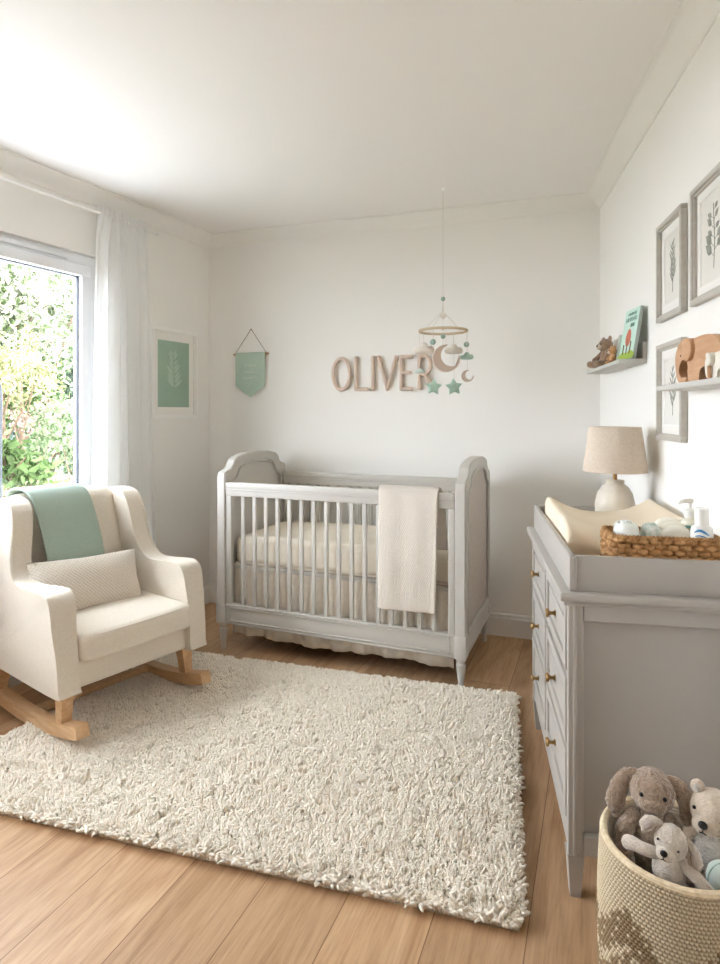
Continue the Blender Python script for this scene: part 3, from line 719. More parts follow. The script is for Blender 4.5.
# ------------------------------------------------------------------ framed prints
def sprig(b, cx, z0, z1, d, w, style, seed, mi):
    rr = random.Random(seed); h = z1-z0
    tube(b, [(cx, d, z0), (cx+.006, d, z0+h*.4), (cx-.003, d, z1)], .0013, 4, mi=mi)
    n = {0: 8, 1: 5, 2: 5, 3: 7}[style]
    for i in range(n):
        f = .22+.76*i/n; z = z0+h*f; L = w*(1.0-f*.55)*(.85+.3*rr.random())
        for sd in (-1, 1):
            a = math.radians({0: 46, 1: 58, 2: 44, 3: 40}[style])*sd+rr.uniform(-.15, .15); zz = z+(sd*.25*h/n if style else 0)
            ax = Vector((math.sin(a), math.cos(a))); px = Vector((ax.y, -ax.x)); o = Vector((cx+.004*math.sin(f*6), zz)); wd = L*{0: .16, 1: .26, 2: .15, 3: .13}[style]
            o0 = o.copy()
            if style == 1: o = o+ax*L*.35; L *= .8
            P = [o, o+ax*L*.3+px*wd*.8, o+ax*L*.6+px*wd*.75, o+ax*L, o+ax*L*.6-px*wd*.75, o+ax*L*.3-px*wd*.8]
            prism(b, [tuple(v) for v in P], d-.0004, d+.0006, XZ, mi=mi)
            if style == 1: tube(b, [(o0.x, d, o0.y), (o.x, d, o.y)], .0009, 4, mi=mi)
def frame(label, q, rz, w, h, z, fw_, dp, fm, mw, printm, leafm, style, seed, wide=None, inner=True):
    t = thing('framed_print', label, 'framed picture', (q.x, q.y, z), rz)
    b = N(); W, Hh = w/2, h/2
    for (a, c) in (((-W, -Hh), (W, -Hh+fw_)), ((-W, Hh-fw_), (W, Hh)), ((-W, -Hh+fw_), (-W+fw_, Hh-fw_)), ((W-fw_, -Hh+fw_), (W, Hh-fw_))):
        bx(b, (a[0], -dp, a[1]), (c[0], -.001, c[1]), .0025)
    f2 = .005                                                          # inner lip
    iw, ih = W-fw_, Hh-fw_
    for (a, c) in (((-iw, -ih), (iw, -ih+f2)), ((-iw, ih-f2), (iw, ih)), ((-iw, -ih+f2), (-iw+f2, ih-f2)), ((iw-f2, -ih+f2), (iw, ih-f2))):
        bx(b, (a[0]-.001, -dp*.72, a[1]-.001), (c[0]+.001, -dp*.3, c[1]+.001), .001)
    obj('frame', b, fm, t)
    b = N(); mx, mz = mw
    pw, ph = iw-mx, ih-mz
    for (a, c) in (((-iw, -ih), (iw, -ph)), ((-iw, ph), (iw, ih)), ((-iw, -ph), (-pw, ph)), ((pw, -ph), (iw, ph))): bx(b, (a[0], -.0075, a[1]), (c[0], -.005, c[1]), .0008)
    obj('mount', b, 'mat_board', t)
    b = N(); bx(b, (-pw-.004, -.005, -ph-.004), (pw+.004, -.002, ph+.004), 0)
    sprig(b, 0, -ph*.72, ph*.74, -.0052, pw*.78, style, seed, 1)
    obj('print', b, [printm, leafm], t)
    b = N(); bx(b, (-iw, -.0125, -ih), (iw, -.0115, ih), 0); bmesh.ops.delete(b, geom=[f for f in b.faces if f.normal.y > -.5], context='FACES'); obj('pane', b, 'glass', t, fix=False)
    return t
qa = onR(2.017); frame('grey framed leaf print, upper of the pair beside the corner shelf', qa, RZR, .266, .341, 1.741, .017, .022, 'framegrey', (.034, .038), 'paper', 'print_leaf', 3, 3)
qa = onR(1.668); frame('large grey framed leaf print at the top edge of the right wall', qa, RZR, .286, .347, 1.743, .017, .022, 'framegrey', (.03, .032), 'paper', 'print_leaf', 1, 5)
qa = onR(2.017); frame('grey framed leaf print half hidden behind the elephant shelf', qa, RZR, .266, .334, 1.323, .017, .022, 'framegrey', (.034, .038), 'paper', 'print_leaf', 2, 8)
qa = onL(3.68); frame('white framed sage green leaf print beside the sheer curtain', qa, RZL, .395, .55, 1.487, .022, .026, 'white', (.042, .052), 'sage_print', 'print_leaf_pale', 0, 11)

# ------------------------------------------------------------------ baby mobile
def star2(r, k=.5, n=5): return [((r if i % 2 == 0 else r*k)*math.sin(PI*i/n), (r if i % 2 == 0 else r*k)*math.cos(PI*i/n)) for i in range(2*n)]
def puffy(b, outline, t, c):
    """stuffed felt shape: outline inflated on both sides (x,z plane)"""
    n = len(outline); cx = sum(p[0] for p in outline)/n; cz = sum(p[1] for p in outline)/n
    lv = [(1, 0), (.93, .55), (.78, .85), (.5, 1), (.2, 1.05)]
    rings = []
    for s in (1, -1):
        rs = []
        for f, d in lv:
            if d == 0 and s == -1: rs.append(rings[0][0]); continue
            rs.append([b.verts.new((c[0]+cx+(p[0]-cx)*f, c[1]+s*d*t/2, c[2]+cz+(p[1]-cz)*f)) for p in outline])
        rings.append(rs)
        for a, q in zip(rs, rs[1:]):
            for i in range(n): b.faces.new((a[i], a[(i+1) % n], q[(i+1) % n], q[i]))
        b.faces.new(rs[-1])
    return b
def mobile():
    y = 3.10; x = (443-360)/F*y; Z = lambda py: CAMH+(HOR-py)*y/F; X = lambda px: (px-443)/F*y
    t = thing('baby_mobile', 'hanging felt baby mobile with wooden hoop above the cot', 'baby mobile', (x, y, 0))
    b = N(); lathe(b, [(0, H-.012), (.004, H-.012), (.007, H-.006), (.012, H-.003), (.012, H-.0005), (0, H-.0005)], 12); tube(b, [(0, 0, H-.01), (.006, 0, H-.018), (0, 0, H-.026), (-.006, 0, H-.02)], .0012, 5); obj('ceiling_hook', b, 'white', t)
    b = N(); tube(b, [(0, 0, Z(299)), (0, 0, H-.022)], .0011, 5); ho = obj('hanging_cord', b, 'string', t)
    hz = Z(331); hr = .122
    b = N(); tube(b, [(hr*math.cos(2*PI*i/48), hr*math.sin(2*PI*i/48), hz) for i in range(48)], .0068, 8, closed=True); obj('hoop', b, 'hoop', t)
    for px, py, r, m_ in ((443, 299, .0115, 'beadgreen'), (443, 328.5, .008, 'hoop'), (443, 336.5, .0125, 'beadgreen')):
        b = N(); ell(b, (X(px), 0, Z(py)), r, n=14); obj('bead', b, m_, t)
    b = N(); puffy(b, [(.018*math.sin(a)**3*1.05, .0155*(13*math.cos(a)-5*math.cos(2*a)-2*math.cos(3*a)-math.cos(4*a))/14) for a in [2*PI*i/28 for i in range(28)]], .016, (0, 0, Z(316))); obj('heart', b, 'cloudwhite', t)
    b = N()
    for a in (.5, 2.1, 3.7, 5.3): tube(b, [(0, 0, Z(301)), (.004*math.cos(a), .004*math.sin(a), Z(312)), (hr*math.cos(a), hr*math.sin(a), hz)], .0009, 4)
    tube(b, [(0, 0, Z(301)), (0, 0, Z(345))], .0009, 4)
    obj('suspension_strings', b, 'string', t)
    cloud = spline([(-.05, -.018), (-.058, .0), (-.045, .016), (-.022, .016), (-.012, .036), (.012, .040), (.028, .022), (.046, .022), (.058, .004), (.05, -.016), (.02, -.022), (-.02, -.022)], 4)
    def crescent(R):
        out = [(R*math.cos(a), R*math.sin(a)) for a in [math.radians(55+290*i/30) for i in range(31)]]
        c = R*.42; r2 = R*.80
        a0 = math.atan2(R*math.sin(math.radians(55)), R*math.cos(math.radians(55))-c)
        inn = [(c+r2*math.cos(a), r2*math.sin(a)) for a in [(2*PI-a0)+(2*a0-2*PI)*i/24 for i in range(1, 24)]]
        return out+inn
    def hang(name, m_, outline, px, py, dy, th, top, rot=0):
        ca, sa = math.cos(rot), math.sin(rot); ol = [(p[0]*ca-p[1]*sa, p[0]*sa+p[1]*ca) for p in outline]
        s = (y+dy)/y; cx = ((px-360)/F*(y+dy))-x; cz = CAMH+(HOR-py)*(y+dy)/F
        b = N()
        if 'moon' in name: prism(b, ol, -th/2, th/2, lambda u, v, d: (u+cx, d+dy, v+cz), bev=th*.46, seg=6)
        else: puffy(b, ol, th, (cx, dy, cz))
        o = obj(name, b, m_, t, ang=75)
        b = N(); zt = cz+max(p[1] for p in ol)*.8
        a = math.atan2(dy, cx); tube(b, [(cx, dy, zt), (cx, dy, hz)], .0008, 4); obj('thread', b, 'string', o); return cx, cz
    sc2 = lambda o, k: [(p[0]*k, p[1]*k) for p in o]
    hang('felt_cloud', 'cloudwhite', sc2(cloud, .95), 423.5, 350, -.05, .045, 0)
    hang('felt_cloud', 'palemint', sc2(cloud, .48), 419.5, 371.5, .03, .028, 0)
    hang('felt_cloud', 'cloudwhite', sc2(cloud, .85), 453.5, 350.5, .07, .04, 0)
    hang('felt_cloud', 'mint', sc2(cloud, .62), 466.5, 357, -.02, .034, 0)
    hang('felt_moon', 'moon', crescent(.068), 446, 358.5, -.085, .05, 0, math.radians(28))
    hang('felt_moon', 'moon', crescent(.031), 467.5, 376, .02, .016, 0, math.radians(20))
    sm = lambda r: spline(star2(r, .55), 2)
    hang('felt_star', 'mint', sm(.045), 433.5, 387, -.04, .034, 0, math.radians(-4))
    hang('felt_star', 'mint', sm(.047), 454, 387, .02, .034, 0, math.radians(5))
    for px, py, dy in ((433, 342, -.07), (466.5, 344.5, .0)):
        b = N(); cx = (px-360)/F*(y+dy)-x; cz = CAMH+(HOR-py)*(y+dy)/F; ell(b, (cx, dy, cz), .0145, n=14); o = obj('bead', b, 'beadgreen', t)
        b = N(); tube(b, [(cx, dy, cz), (cx, dy, hz)], .0008, 4); obj('thread', b, 'string', o)
mobile()

# ------------------------------------------------------------------ dresser
DX = Vector((-.159, -.866)).normalized(); DZ = math.atan2(DX.y, DX.x); DY = Vector((-DX.y, DX.x)); DO = Vector((.6155, 1.979))
def D(X, Y): p = DO+DX*X+DY*Y; return p
DEP = .418; HL = .44; TOP = .79
def dresser():
    t = thing('dresser', 'pale grey painted chest of six drawers against the right wall', 'dresser', (DO.x, DO.y, 0), DZ)
    b = N()
    zt, zb = TOP-.024, .112
    bx(b, (-HL+.02, .022, zb+.02), (HL-.02, DEP-.005, zt), 0)                     # core
    for s in (-1, 1):                                                          # end frames with a sunk panel
        x0, x1 = s*(HL-.02), s*HL
        bx(b, (x0, 0, zb), (x1, .038, zt), .003); bx(b, (x0, DEP-.03, zb), (x1, DEP, zt), .003)
        bx(b, (x0, .038, zt-.052), (x1, DEP-.03, zt), .003); bx(b, (x0, .038, zb), (x1, DEP-.03, zb+.052), .003)
        bx(b, (x0, .012, zb), (x1+s*.004, .022, zt), .002)                     # bead on the corner post
    bx(b, (-HL+.02, .004, zt-.010), (HL-.02, .03, zt), .002); bx(b, (-HL+.02, .004, zb), (HL-.02, .03, zb+.073), .002); bx(b, (-.014, .004, zb), (.014, .03, zt), .002)
    for i in (1, 2):
        z = zb+.073+(zt-zb-.083)*i/3; bx(b, (-HL+.02, .004, z-.008), (HL-.02, .03, z+.008), .002)
    obj('carcass', b, 'grey', t, smooth=False)
    for s in (-1, 1):
        for (y0, y1) in ((0, .040), (DEP-.042, DEP)):
            b = N(); xa, xb = s*HL, s*(HL-.046); k = .007
            vs = [b.verts.new(p) for p in ((xa-s*k, y0+k, 0), (xb+s*k, y0+k, 0), (xb+s*k, y1-k, 0), (xa-s*k, y1-k, 0), (xa, y0, zb-.004), (xb, y0, zb-.004), (xb, y1, zb-.004), (xa, y1, zb-.004), (xa+s*.003, y0-.003, zb+.001), (xb, y0-.003, zb+.001), (xb, y1, zb+.001), (xa+s*.003, y1, zb+.001))]
            for o4 in (0, 4):
                for i in range(4): b.faces.new((vs[o4+i], vs[o4+(i+1) % 4], vs[o4+4+(i+1) % 4], vs[o4+4+i]))
            b.faces.new(vs[:4]); b.faces.new(vs[8:]); obj('leg', b, 'grey', t, smooth=False)
    b = N(); bx(b, (-HL-.02, -.022, TOP-.022), (HL+.02, DEP+.0, TOP), .005, 3); bx(b, (-HL-.010, -.012, TOP-.034), (HL+.010, DEP, TOP-.021), .003); obj('top', b, 'grey', t)
    hrow = (zt-zb-.083)/3
    for r in range(3):
        for s in (-1, 1):
            x0, x1 = s*.0165, s*(HL-.0225); za = zb+.073+hrow*r+.0105; zc = za+hrow-.021
            xa, xb = min(x0, x1), max(x0, x1); b = N(); f = .030
            for (p, q) in (((xa, za), (xb, za+f)), ((xa, zc-f), (xb, zc)), ((xa, za+f), (xa+f, zc-f)), ((xb-f, za+f), (xb, zc-f))): bx(b, (p[0], -.004, p[1]), (q[0], .02, q[1]), .002)
            bx(b, (xa+f-.002, .004, za+f-.002), (xb-f+.002, .02, zc-f+.002), 0)
            bx(b, (xa+f+.018, -.0005, za+f+.016), (xb-f-.018, .006, zc-f-.016), .003)
            dr = obj('drawer', b, 'grey', t, smooth=False)
            b = N(); lathe(b, [(0, 0), (.0095, 0), (.0095, .002), (.0055, .004), (.005, .012), (.007, .016), (.0125, .019), (.0135, .023), (.011, .027), (0, .0285)], 18)
            k = obj('knob', b, 'brass', dr); place(k, ((xa+xb)/2, -.002, (za+zc)/2), 0, PI/2)
    # changing tray
    ty = thing('changing_tray', 'grey wooden changing tray frame standing on top of the dresser', 'changing tray', (DO.x, DO.y, TOP), DZ)
    e = HL-.004; hT = .092; w = .016
    for (a, c, nm) in (((-e, .004, 0), (e, .004+w, hT), 'long_board'), ((-e, DEP-w-.002, 0), (e, DEP-.002, hT), 'long_board'), ((-e, .004+w, 0), (-e+w, DEP-w-.002, hT), 'end_board'), ((e-w, .004+w, 0), (e, DEP-w-.002, hT), 'end_board')):
        b = N(); bx(b, a, c, .003); obj(nm, b, 'grey', ty)
    b = N(); bx(b, (e-.003, .004, .001), (e+.004, .022, hT-.003), .002); obj('corner_batten', b, 'grey', ty)
    # contoured pad: raised long sides, dished middle
    xa, xb, ya, yb = -.262, .262, .026, DEP-.024
    nu, nv = 40, 40; pd = N()
    def top(u, v):
        c = abs(v*2-1); ridge = .102+.061*(c**2.4)
        ridge *= (1-.05*math.sin(u*PI))+.04*(1-u)
        ridge -= .028*max(0, (u-.8)/.2)
        return ridge
    def P(u, v):
        x = xa+(xb-xa)*u; yy = ya+(yb-ya)*v; z = top(u, v)
        for q in (u, 1-u):
            d = q*(xb-xa)
            if d < .035: z -= (.035-math.sqrt(max(0, .035**2-(.035-d)**2)))
        for q in (v, 1-v):
            d = q*(yb-ya)
            if d < .030: z -= (.030-math.sqrt(max(0, .03**2-(.03-d)**2)))
        return Vector((x, yy, max(z, .02)))
    def sm(t): return .5-.5*math.cos(PI*t)
    tp = [[pd.verts.new(P(sm(i/nu), sm(j/nv))) for j in range(nv+1)] for i in range(nu+1)]
    bt = {}
    for i in range(nu+1):
        for j in range(nv+1):
            if i in (0, nu) or j in (0, nv): bt[i, j] = pd.verts.new((tp[i][j].co.x, tp[i][j].co.y, .003))
    for i in range(nu):
        for j in range(nv): pd.faces.new((tp[i][j], tp[i+1][j], tp[i+1][j+1], tp[i][j+1]))
    for i in range(nu):
        for j in (0, nv): pd.faces.new((tp[i][j], tp[i+1][j], bt[i+1, j], bt[i, j]))
    for j in range(nv):
        for i in (0, nu): pd.faces.new((tp[i][j], tp[i][j+1], bt[i, j+1], bt[i, j]))
    ring = [bt[i, 0] for i in range(nu+1)]+[bt[nu, j] for j in range(1, nv+1)]+[bt[i, nv] for i in range(nu-1, -1, -1)]+[bt[0, j] for j in range(nv-1, 0, -1)]
    pd.faces.new(ring)
    o = tag(obj('changing_pad', pd, 'pad', ang=70), 'cream contoured changing pad lying in the tray before the lamp', 'changing pad'); place(o, (DO.x, DO.y, TOP), DZ)
dresser()

# wicker caddy
BX0, BX1, BY0, BY1, BH = .278, .414, .118, .374, .135
def woven_box(root, x0, x1, y0, y1, z0, h, rows, m_):
    cx, cy = (x0+x1)/2, (y0+y1)/2; hx, hy = (x1-x0)/2, (y1-y0)/2; rc = .018
    def rr(t):                                                       # rounded rectangle by arc length
        segs = [('l', (hx, -hy+rc), (hx, hy-rc)), ('a', (hx-rc, hy-rc), 0), ('l', (hx-rc, hy), (-hx+rc, hy)), ('a', (-hx+rc, hy-rc), 90), ('l', (-hx, hy-rc), (-hx, -hy+rc)), ('a', (-hx+rc, -hy+rc), 180), ('l', (-hx+rc, -hy), (hx-rc, -hy)), ('a', (hx-rc, -hy+rc), 270)]
        ln = [(math.dist(s[1], s[2]) if s[0] == 'l' else rc*PI/2) for s in segs]; L = sum(ln); d = (t % 1)*L
        for s, q in zip(segs, ln):
            if d <= q:
                f = d/q
                if s[0] == 'l':
                    p = Vector(s[1])*(1-f)+Vector(s[2])*f; e = (Vector(s[2])-Vector(s[1])).normalized(); return p, Vector((e.y, -e.x)), L
                a = math.radians(s[2]+90*f); return Vector(s[1])+Vector((math.cos(a), math.sin(a)))*rc, Vector((math.cos(a), math.sin(a))), L
            d -= q
        return Vector(segs[0][1]), Vector((1, 0)), L
    L = rr(0)[2]; n = int(L/.014)//2*2; b = N()
    for r in range(rows):
        z = z0+(r+.5)*h/rows; pts = []
        for i in range(n*4):
            t = i/(n*4); p, nn, _ = rr(t); a = .0048*math.sin(PI*(i/4)+PI*r); pts.append((cx+p.x+nn.x*a, cy+p.y+nn.y*a, z+random.uniform(-.0006, .0006)))
        tube(b, pts, h/rows*.58, 8, closed=True)
    o = obj('woven_wall', b, m_, root)
    b = N(); pts = [(cx+rr(i/80)[0].x, cy+rr(i/80)[0].y, z0+h) for i in range(80)]
    tube(b, pts, .0065, 8, closed=True)
    for i in range(80):
        p, nn, _ = rr(i/80); e = Vector((-nn.y, nn.x)); c = Vector((cx+p.x, cy+p.y, z0+h)); tube(b, [c+Vector((nn.x*.006*math.cos(a)+e.x*.003*math.sin(a/2), nn.y*.006*math.cos(a)+e.y*.003*math.sin(a/2), .0068*math.sin(a))) for a in [2*PI*k/8 for k in range(8)]], .002, 4, closed=True)
    obj('rim', b, m_, root)
    b = N(); bx(b, (x0+.004, y0+.004, z0), (x1-.004, y1-.004, z0+.006), .002); obj('base', b, m_, root)
cad = thing('wicker_basket', 'brown woven seagrass basket of nappies on the changing tray', 'basket', (DO.x, DO.y, TOP+.003), DZ)
woven_box(cad, BX0, BX1, BY0, BY1, 0, BH, 10, 'wicker')
for s in (0,):                                                        # handle loop at the room-side end
    b = N(); tube(b, [((BX0+BX1)/2+.030*math.cos(a), BY0-.006-.004*abs(math.sin(a)), BH-.035+.020*math.sin(a)) for a in [2*PI*i/20 for i in range(20)]], .005, 6, closed=True); obj('handle', b, 'wicker', cad)
# nappies
def nappy_roll(X, Y, r, h, m_, label, tilt):
    b = N(); pts = []
    for i in range(64):
        a = i/64*2*PI*2.6; q = .006+(r-.006)*i/63; pts.append((q*math.cos(a), q*math.sin(a)))
    for p, q in zip(pts, pts[1:]): pass
    def f(u, v):
        i = min(int(u*62.999), 62); t = u*62.999-i; x = pts[i][0]*(1-t)+pts[i+1][0]*t; y = pts[i][1]*(1-t)+pts[i+1][1]*t
        k = 1+.10*math.sin(v*PI)-.015*math.sin(v*9+u*20)-.22*max(0, (v-.75)/.25)**2; return (x*k, y*k*.9, v*h-.010*(math.hypot(x, y)/r)**2*(v > .9)+.002*math.sin(u*26))
    sheet(b, 130, 8, f, (1, 1)); fill = N()
    o = tag(obj('nappy', b, m_, ang=60), label, 'nappy', 'nappies in the wicker basket'); fill.free(); solid(o, .005)
    p = D(X, Y); place(o, (p.x, p.y, TOP+.012), DZ+.3, 0, tilt); return o
nappy_roll(.346, .162, .038, .160, 'nappy', 'white rolled nappy at the room end of the wicker basket', 0)
nappy_roll(.348, .224, .029, .156, 'nappygreen', 'narrow rolled nappy with green print beside the white roll', .0)
def nappy_fold(X, Y, w, d, h, label, m_):
    def f(p): return (p[0], p[1]*(1+.04*math.sin(p[2]*60)), p[2]+(.012*(1-(p[1]/(w/2))**2) if p[2] > 0 else 0)-.004*math.sin(p[0]*70))
    b = N(); rbox(b, (0, 0, h/2), (d/2, w/2, h/2), d*.42, 6, 4, f); 
    o = tag(obj('nappy', b, m_, ang=70), label, 'nappy', 'nappies in the wicker basket')
    p = D(X, Y); place(o, (p.x, p.y, TOP+.012), DZ); return o
nappy_fold(.305, .282, .074, .026, .152, 'folded cream nappy standing at the back of the nappy row', 'nappycream')
nappy_fold(.334, .282, .078, .024, .146, 'folded cream nappy in the middle of the nappy row', 'nappycream')
nappy_fold(.361, .280, .080, .024, .140, 'folded cream nappy with the tray side facing it at the row front', 'nappycream')
# bottles
p = D(.318, .330); bt = thing('pump_bottle', 'white pump dispenser bottle standing in the wicker basket', 'bottle', (p.x, p.y, TOP+.010), .15)
b = N(); lathe(b, [(0, 0), (.022, 0), (.0255, .004), (.0255, .150), (.022, .162), (.011, .170), (.011, .174), (0, .174)], 24); bo = obj('bottle_body', b, 'bottleclear', bt)
b = N(); tube(b, [(.0262*math.cos(a), .0262*math.sin(a), .143+.006*math.sin(a*2)) for a in [PI*1.0+PI*.75*i/20 for i in range(21)]], .004, 5); obj('label_band', b, 'labelgreen', bo)
b = N(); lathe(b, [(.0, .170), (.0135, .170), (.0135, .190), (.009, .194), (.0055, .196), (.0055, .212), (0, .212)], 20); tube(b, [(.008, 0, .214), (-.010, 0, .215), (-.028, 0, .213), (-.032, 0, .207)], [.0065, .006, .0042, .0034], 8); obj('pump_head', b, 'bottle', bt)
p = D(.381, .338); bt = thing('lotion_bottle', 'white lotion bottle with cap standing in front of the pump bottle', 'bottle', (p.x, p.y, TOP+.010), 0)
b = N(); lathe(b, [(0, 0), (.024, 0), (.0265, .004), (.0265, .142), (.024, .156), (.015, .163), (.013, .166), (0, .166)], 24); bo = obj('bottle_body', b, 'bottle', bt)
b = N(); lathe(b, [(0, .163), (.0165, .163), (.0165, .203), (.015, .206), (0, .206)], 24); obj('cap', b, 'bottle', bt)
b = N(); tube(b, [(.0272*math.cos(a), .0272*math.sin(a), .145+.006*math.sin((a-3.55)*3.2)) for a in [3.55+1.3*i/18 for i in range(19)]], [.0012+.0022*math.sin(PI*i/18) for i in range(19)], 5); tube(b, [(.0272*math.cos(a), .0272*math.sin(a), .134+.004*math.sin((a-3.55)*3.2)) for a in [3.65+1.0*i/18 for i in range(19)]], .0016, 5); obj('blue_mark', b, 'blue', bo)

# table lamp
p = D(-.338, .288); lp = thing('table_lamp', 'table lamp with cream ceramic base and linen shade on the tray', 'lamp', (p.x, p.y, TOP), 0)
b = N(); lathe(b, [(0, .001), (.050, .001), (.058, .010), (.066, .04), (.0705, .085), (.070, .12), (.062, .158), (.048, .182), (.034, .192), (.032, .197), (.034, .204), (.031, .209), (.012, .210), (0, .210)], 40); fuzz(b, .0012, 30, 2); obj('ceramic_base', b, 'ceramic', lp)
b = N(); lathe(b, [(0, .208), (.008, .208), (.008, .262), (.012, .266), (.012, .30), (0, .30)], 16); lathe(b, [(0, .31), (.006, .31), (.006, .385), (0, .385)], 10); obj('stem', b, 'brass', lp)
b = N(); lathe(b, [(.1125, .240), (.1135, .2415), (.0925, .4065), (.0915, .408), (.0895, .4065), (.1105, .2415), (.1125, .240)], 56); so = obj('lamp_shade', b, 'shade', lp)
b = N(); 
for a in (0, 2*PI/3, 4*PI/3): tube(b, [(.006*math.cos(a), .006*math.sin(a), .384), (.0905*math.cos(a), .0905*math.sin(a), .400)], .0014, 5)
obj('shade_carrier', b, 'brass', lp)
b = N(); ell(b, (0, 0, .325), (.022, .022, .03)); obj('bulb', b, 'white', lp)

# ------------------------------------------------------------------ wall shelves
def ledge(label, y0, y1, z, lip, front=None):
    q = onR((y0+y1)/2); t = thing('picture_ledge', label, 'shelf', (q.x, q.y, z), RZR); L = (y0-y1)*NR/2
    b = N(); bx(b, (-L, -.103, -.016), (L, -.001, 0), .002); obj('shelf_board', b, 'shelf', t)
    b = N(); bx(b, (-L, -.016, 0), (L, -.001, lip), .002); obj('back_lip', b, 'shelf', t)
    return t
Z1s = 1.462; Z2s = 1.334
ledge('short pale grey wall shelf holding the picture book near the corner', 3.02, 2.335, Z1s, .066)
ledge('pale grey wall shelf carrying the wooden elephants', 1.855, 1.22, Z2s, .04)
# book leaning on the wall
def book(label, y, off, w, h, th, cover, lean, art, z):
    q = onR(y, off); t = thing('picture_book', label, 'book', (q.x, q.y, z), RZR+.12)
    rot = R_(-lean, 'X')
    def ob(nm, b, m_, par, **k):
        o = obj(nm, b, m_, par, **k)
        if par is t: o.rotation_euler = (math.radians(-lean), 0, 0)
        return o
    b = N(); bx(b, (-w/2, -th/2, 0), (w/2, -th/2+.0025, h), .0008)
    mats = [cover]
    if art:
        mats = [cover, 'titlegreen', 'red', 'brownprint', 'lime', 'bookwhite']; d = -th/2-.0006
        for (z0, x0, x1, hh) in ((h*.90, -.035, .045, .012), (h*.79, -.05, .056, .018), (h*.67, .005, .04, .014)):        # painted title marks
            n = 9
            for i in range(n):
                x = x0+(x1-x0)*i/(n-1); tube(b, [(x, d, z0-hh*.5), (x+.003*math.sin(i*2.3), d, z0+hh*.5)], .0014, 4, mi=1)
                if i % 2: tube(b, [(x, d, z0+hh*.45*math.sin(i*1.7)), (x+.006, d, z0+hh*.4*math.cos(i*2.1))], .0012, 4, mi=1)
        prism(b, spline([(-.012, h*.27), (-.026, h*.36), (-.026, h*.47), (-.012, h*.58), (0.0, h*.6), (.014, h*.56), (.024, h*.45), (.022, h*.34), (.008, h*.26)], 3), d-.0006, d+.001, XZ, mi=2)
        tube(b, [(0, d, h*.1), (-.001, d, h*.4)], .0026, 4, mi=3); tube(b, [(-.036, d, h*.1), (-.036, d, h*.3)], .003, 4, mi=3); tube(b, [(.036, d, h*.1), (.036, d, h*.34)], .003, 4, mi=3)
        prism(b, spline([(-w/2+.002, .002), (-w/2+.002, h*.10), (-.03, h*.15), (.0, h*.11), (.03, h*.17), (w/2-.002, h*.12), (w/2-.002, .002)], 2), d-.0004, d+.001, XZ, mi=4)
    ob('front_cover', b, mats, t, smooth=False)
    b = N(); bx(b, (-w/2+.003, -th/2+.0025, .003), (w/2-.003, th/2-.0025, h-.003), 0); ob('pages', b, 'bookwhite', t)
    b = N(); bx(b, (-w/2, th/2-.0025, 0), (w/2, th/2, h), .0008); bx(b, (w/2-.0015, -th/2, 0), (w/2+.001, th/2, h), .0008) ; ob('back_cover', b, 'bookspine', t)
book('mint green picture book with a red tree leaning on the shelf', 2.40, .062, .150, .205, .013, 'bookgreen', 9, True, Z1s+.0015)
book('thin pale sage book standing behind the mint picture book', 2.555, .048, .11, .125, .010, 'palesage', 9, False, Z1s+.001)
def soft(root, nm, c, r, m_, rot=None, fz=.0012, sc_=90, n=18, par=None, seed=0):
    b = N(); ell(b, c, r, rot, n); fuzz(b, fz, sc_, seed); return obj(nm, b, m_, par or root, ang=180)
def limb(root, nm, pts, rad, m_, fz=.001, sc_=90, seed=0, par=None):
    b = N(); P = spline(pts, 5, closed=False); L = len(P); rr = [rad[0]+(rad[-1]-rad[0])*i/(L-1) for i in range(L)] if len(rad) == 2 else [float(np.interp(i/(L-1), np.linspace(0, 1, len(rad)), rad)) for i in range(L)]
    tube(b, P, rr, 12); ell(b, P[-1], rr[-1]*1.02, n=12); ell(b, P[0], rr[0]*1.02, n=12); fuzz(b, fz, sc_, seed); return obj(nm, b, m_, par or root, ang=180)
# small brown bear on the far shelf (local -y looks into the room)
q = onR(2.84, .046); tb = thing('teddy_bear', 'small brown plush bear sitting at the far end of the shelf', 'soft toy', (q.x, q.y, Z1s+.001), RZR+.25); tb.scale = (1.22, 1.15, 1.2)
soft(tb, 'body', (0, .0, .038), (.027, .025, .038), 'brownplush')
hd = soft(tb, 'head', (0, -.004, .088), (.031, .029, .027), 'brownplush')
soft(tb, 'muzzle', (0, -.030, .082), (.014, .011, .011), 'bearhead', par=hd); soft(tb, 'nose', (0, -.040, .086), .004, 'dark', fz=0, par=hd, n=8)
for s in (-1, 1):
    soft(tb, 'ear', (s*.026, 0, .112), (.012, .006, .012), 'brownplush'); soft(tb, 'eye', (s*.012, -.030, .093), .003, 'dark', fz=0, n=8, par=hd)
    limb(tb, 'arm', [(s*.022, -.004, .062), (s*.036, -.018, .044), (s*.034, -.034, .032)], (.011, .010), 'brownplush')
    limb(tb, 'leg', [(s*.016, -.01, .016), (s*.026, -.040, .014), (s*.030, -.056, .016)], (.014, .0125), 'brownplush')
q = onR(2.63, .062); fx = thing('toy_fox', 'little orange plush toy sitting between the bear and the books', 'soft toy', (q.x, q.y, Z1s+.001), RZR+.2)
soft(fx, 'body', (0, 0, .024), (.018, .016, .024), 'orangeplush'); hd = soft(fx, 'head', (0, -.004, .058), (.019, .018, .016), 'orangeplush')
soft(fx, 'muzzle', (0, -.020, .053), (.008, .008, .006), 'bearhead', par=hd); soft(fx, 'nose', (0, -.028, .055), .0025, 'dark', fz=0, n=8, par=hd)
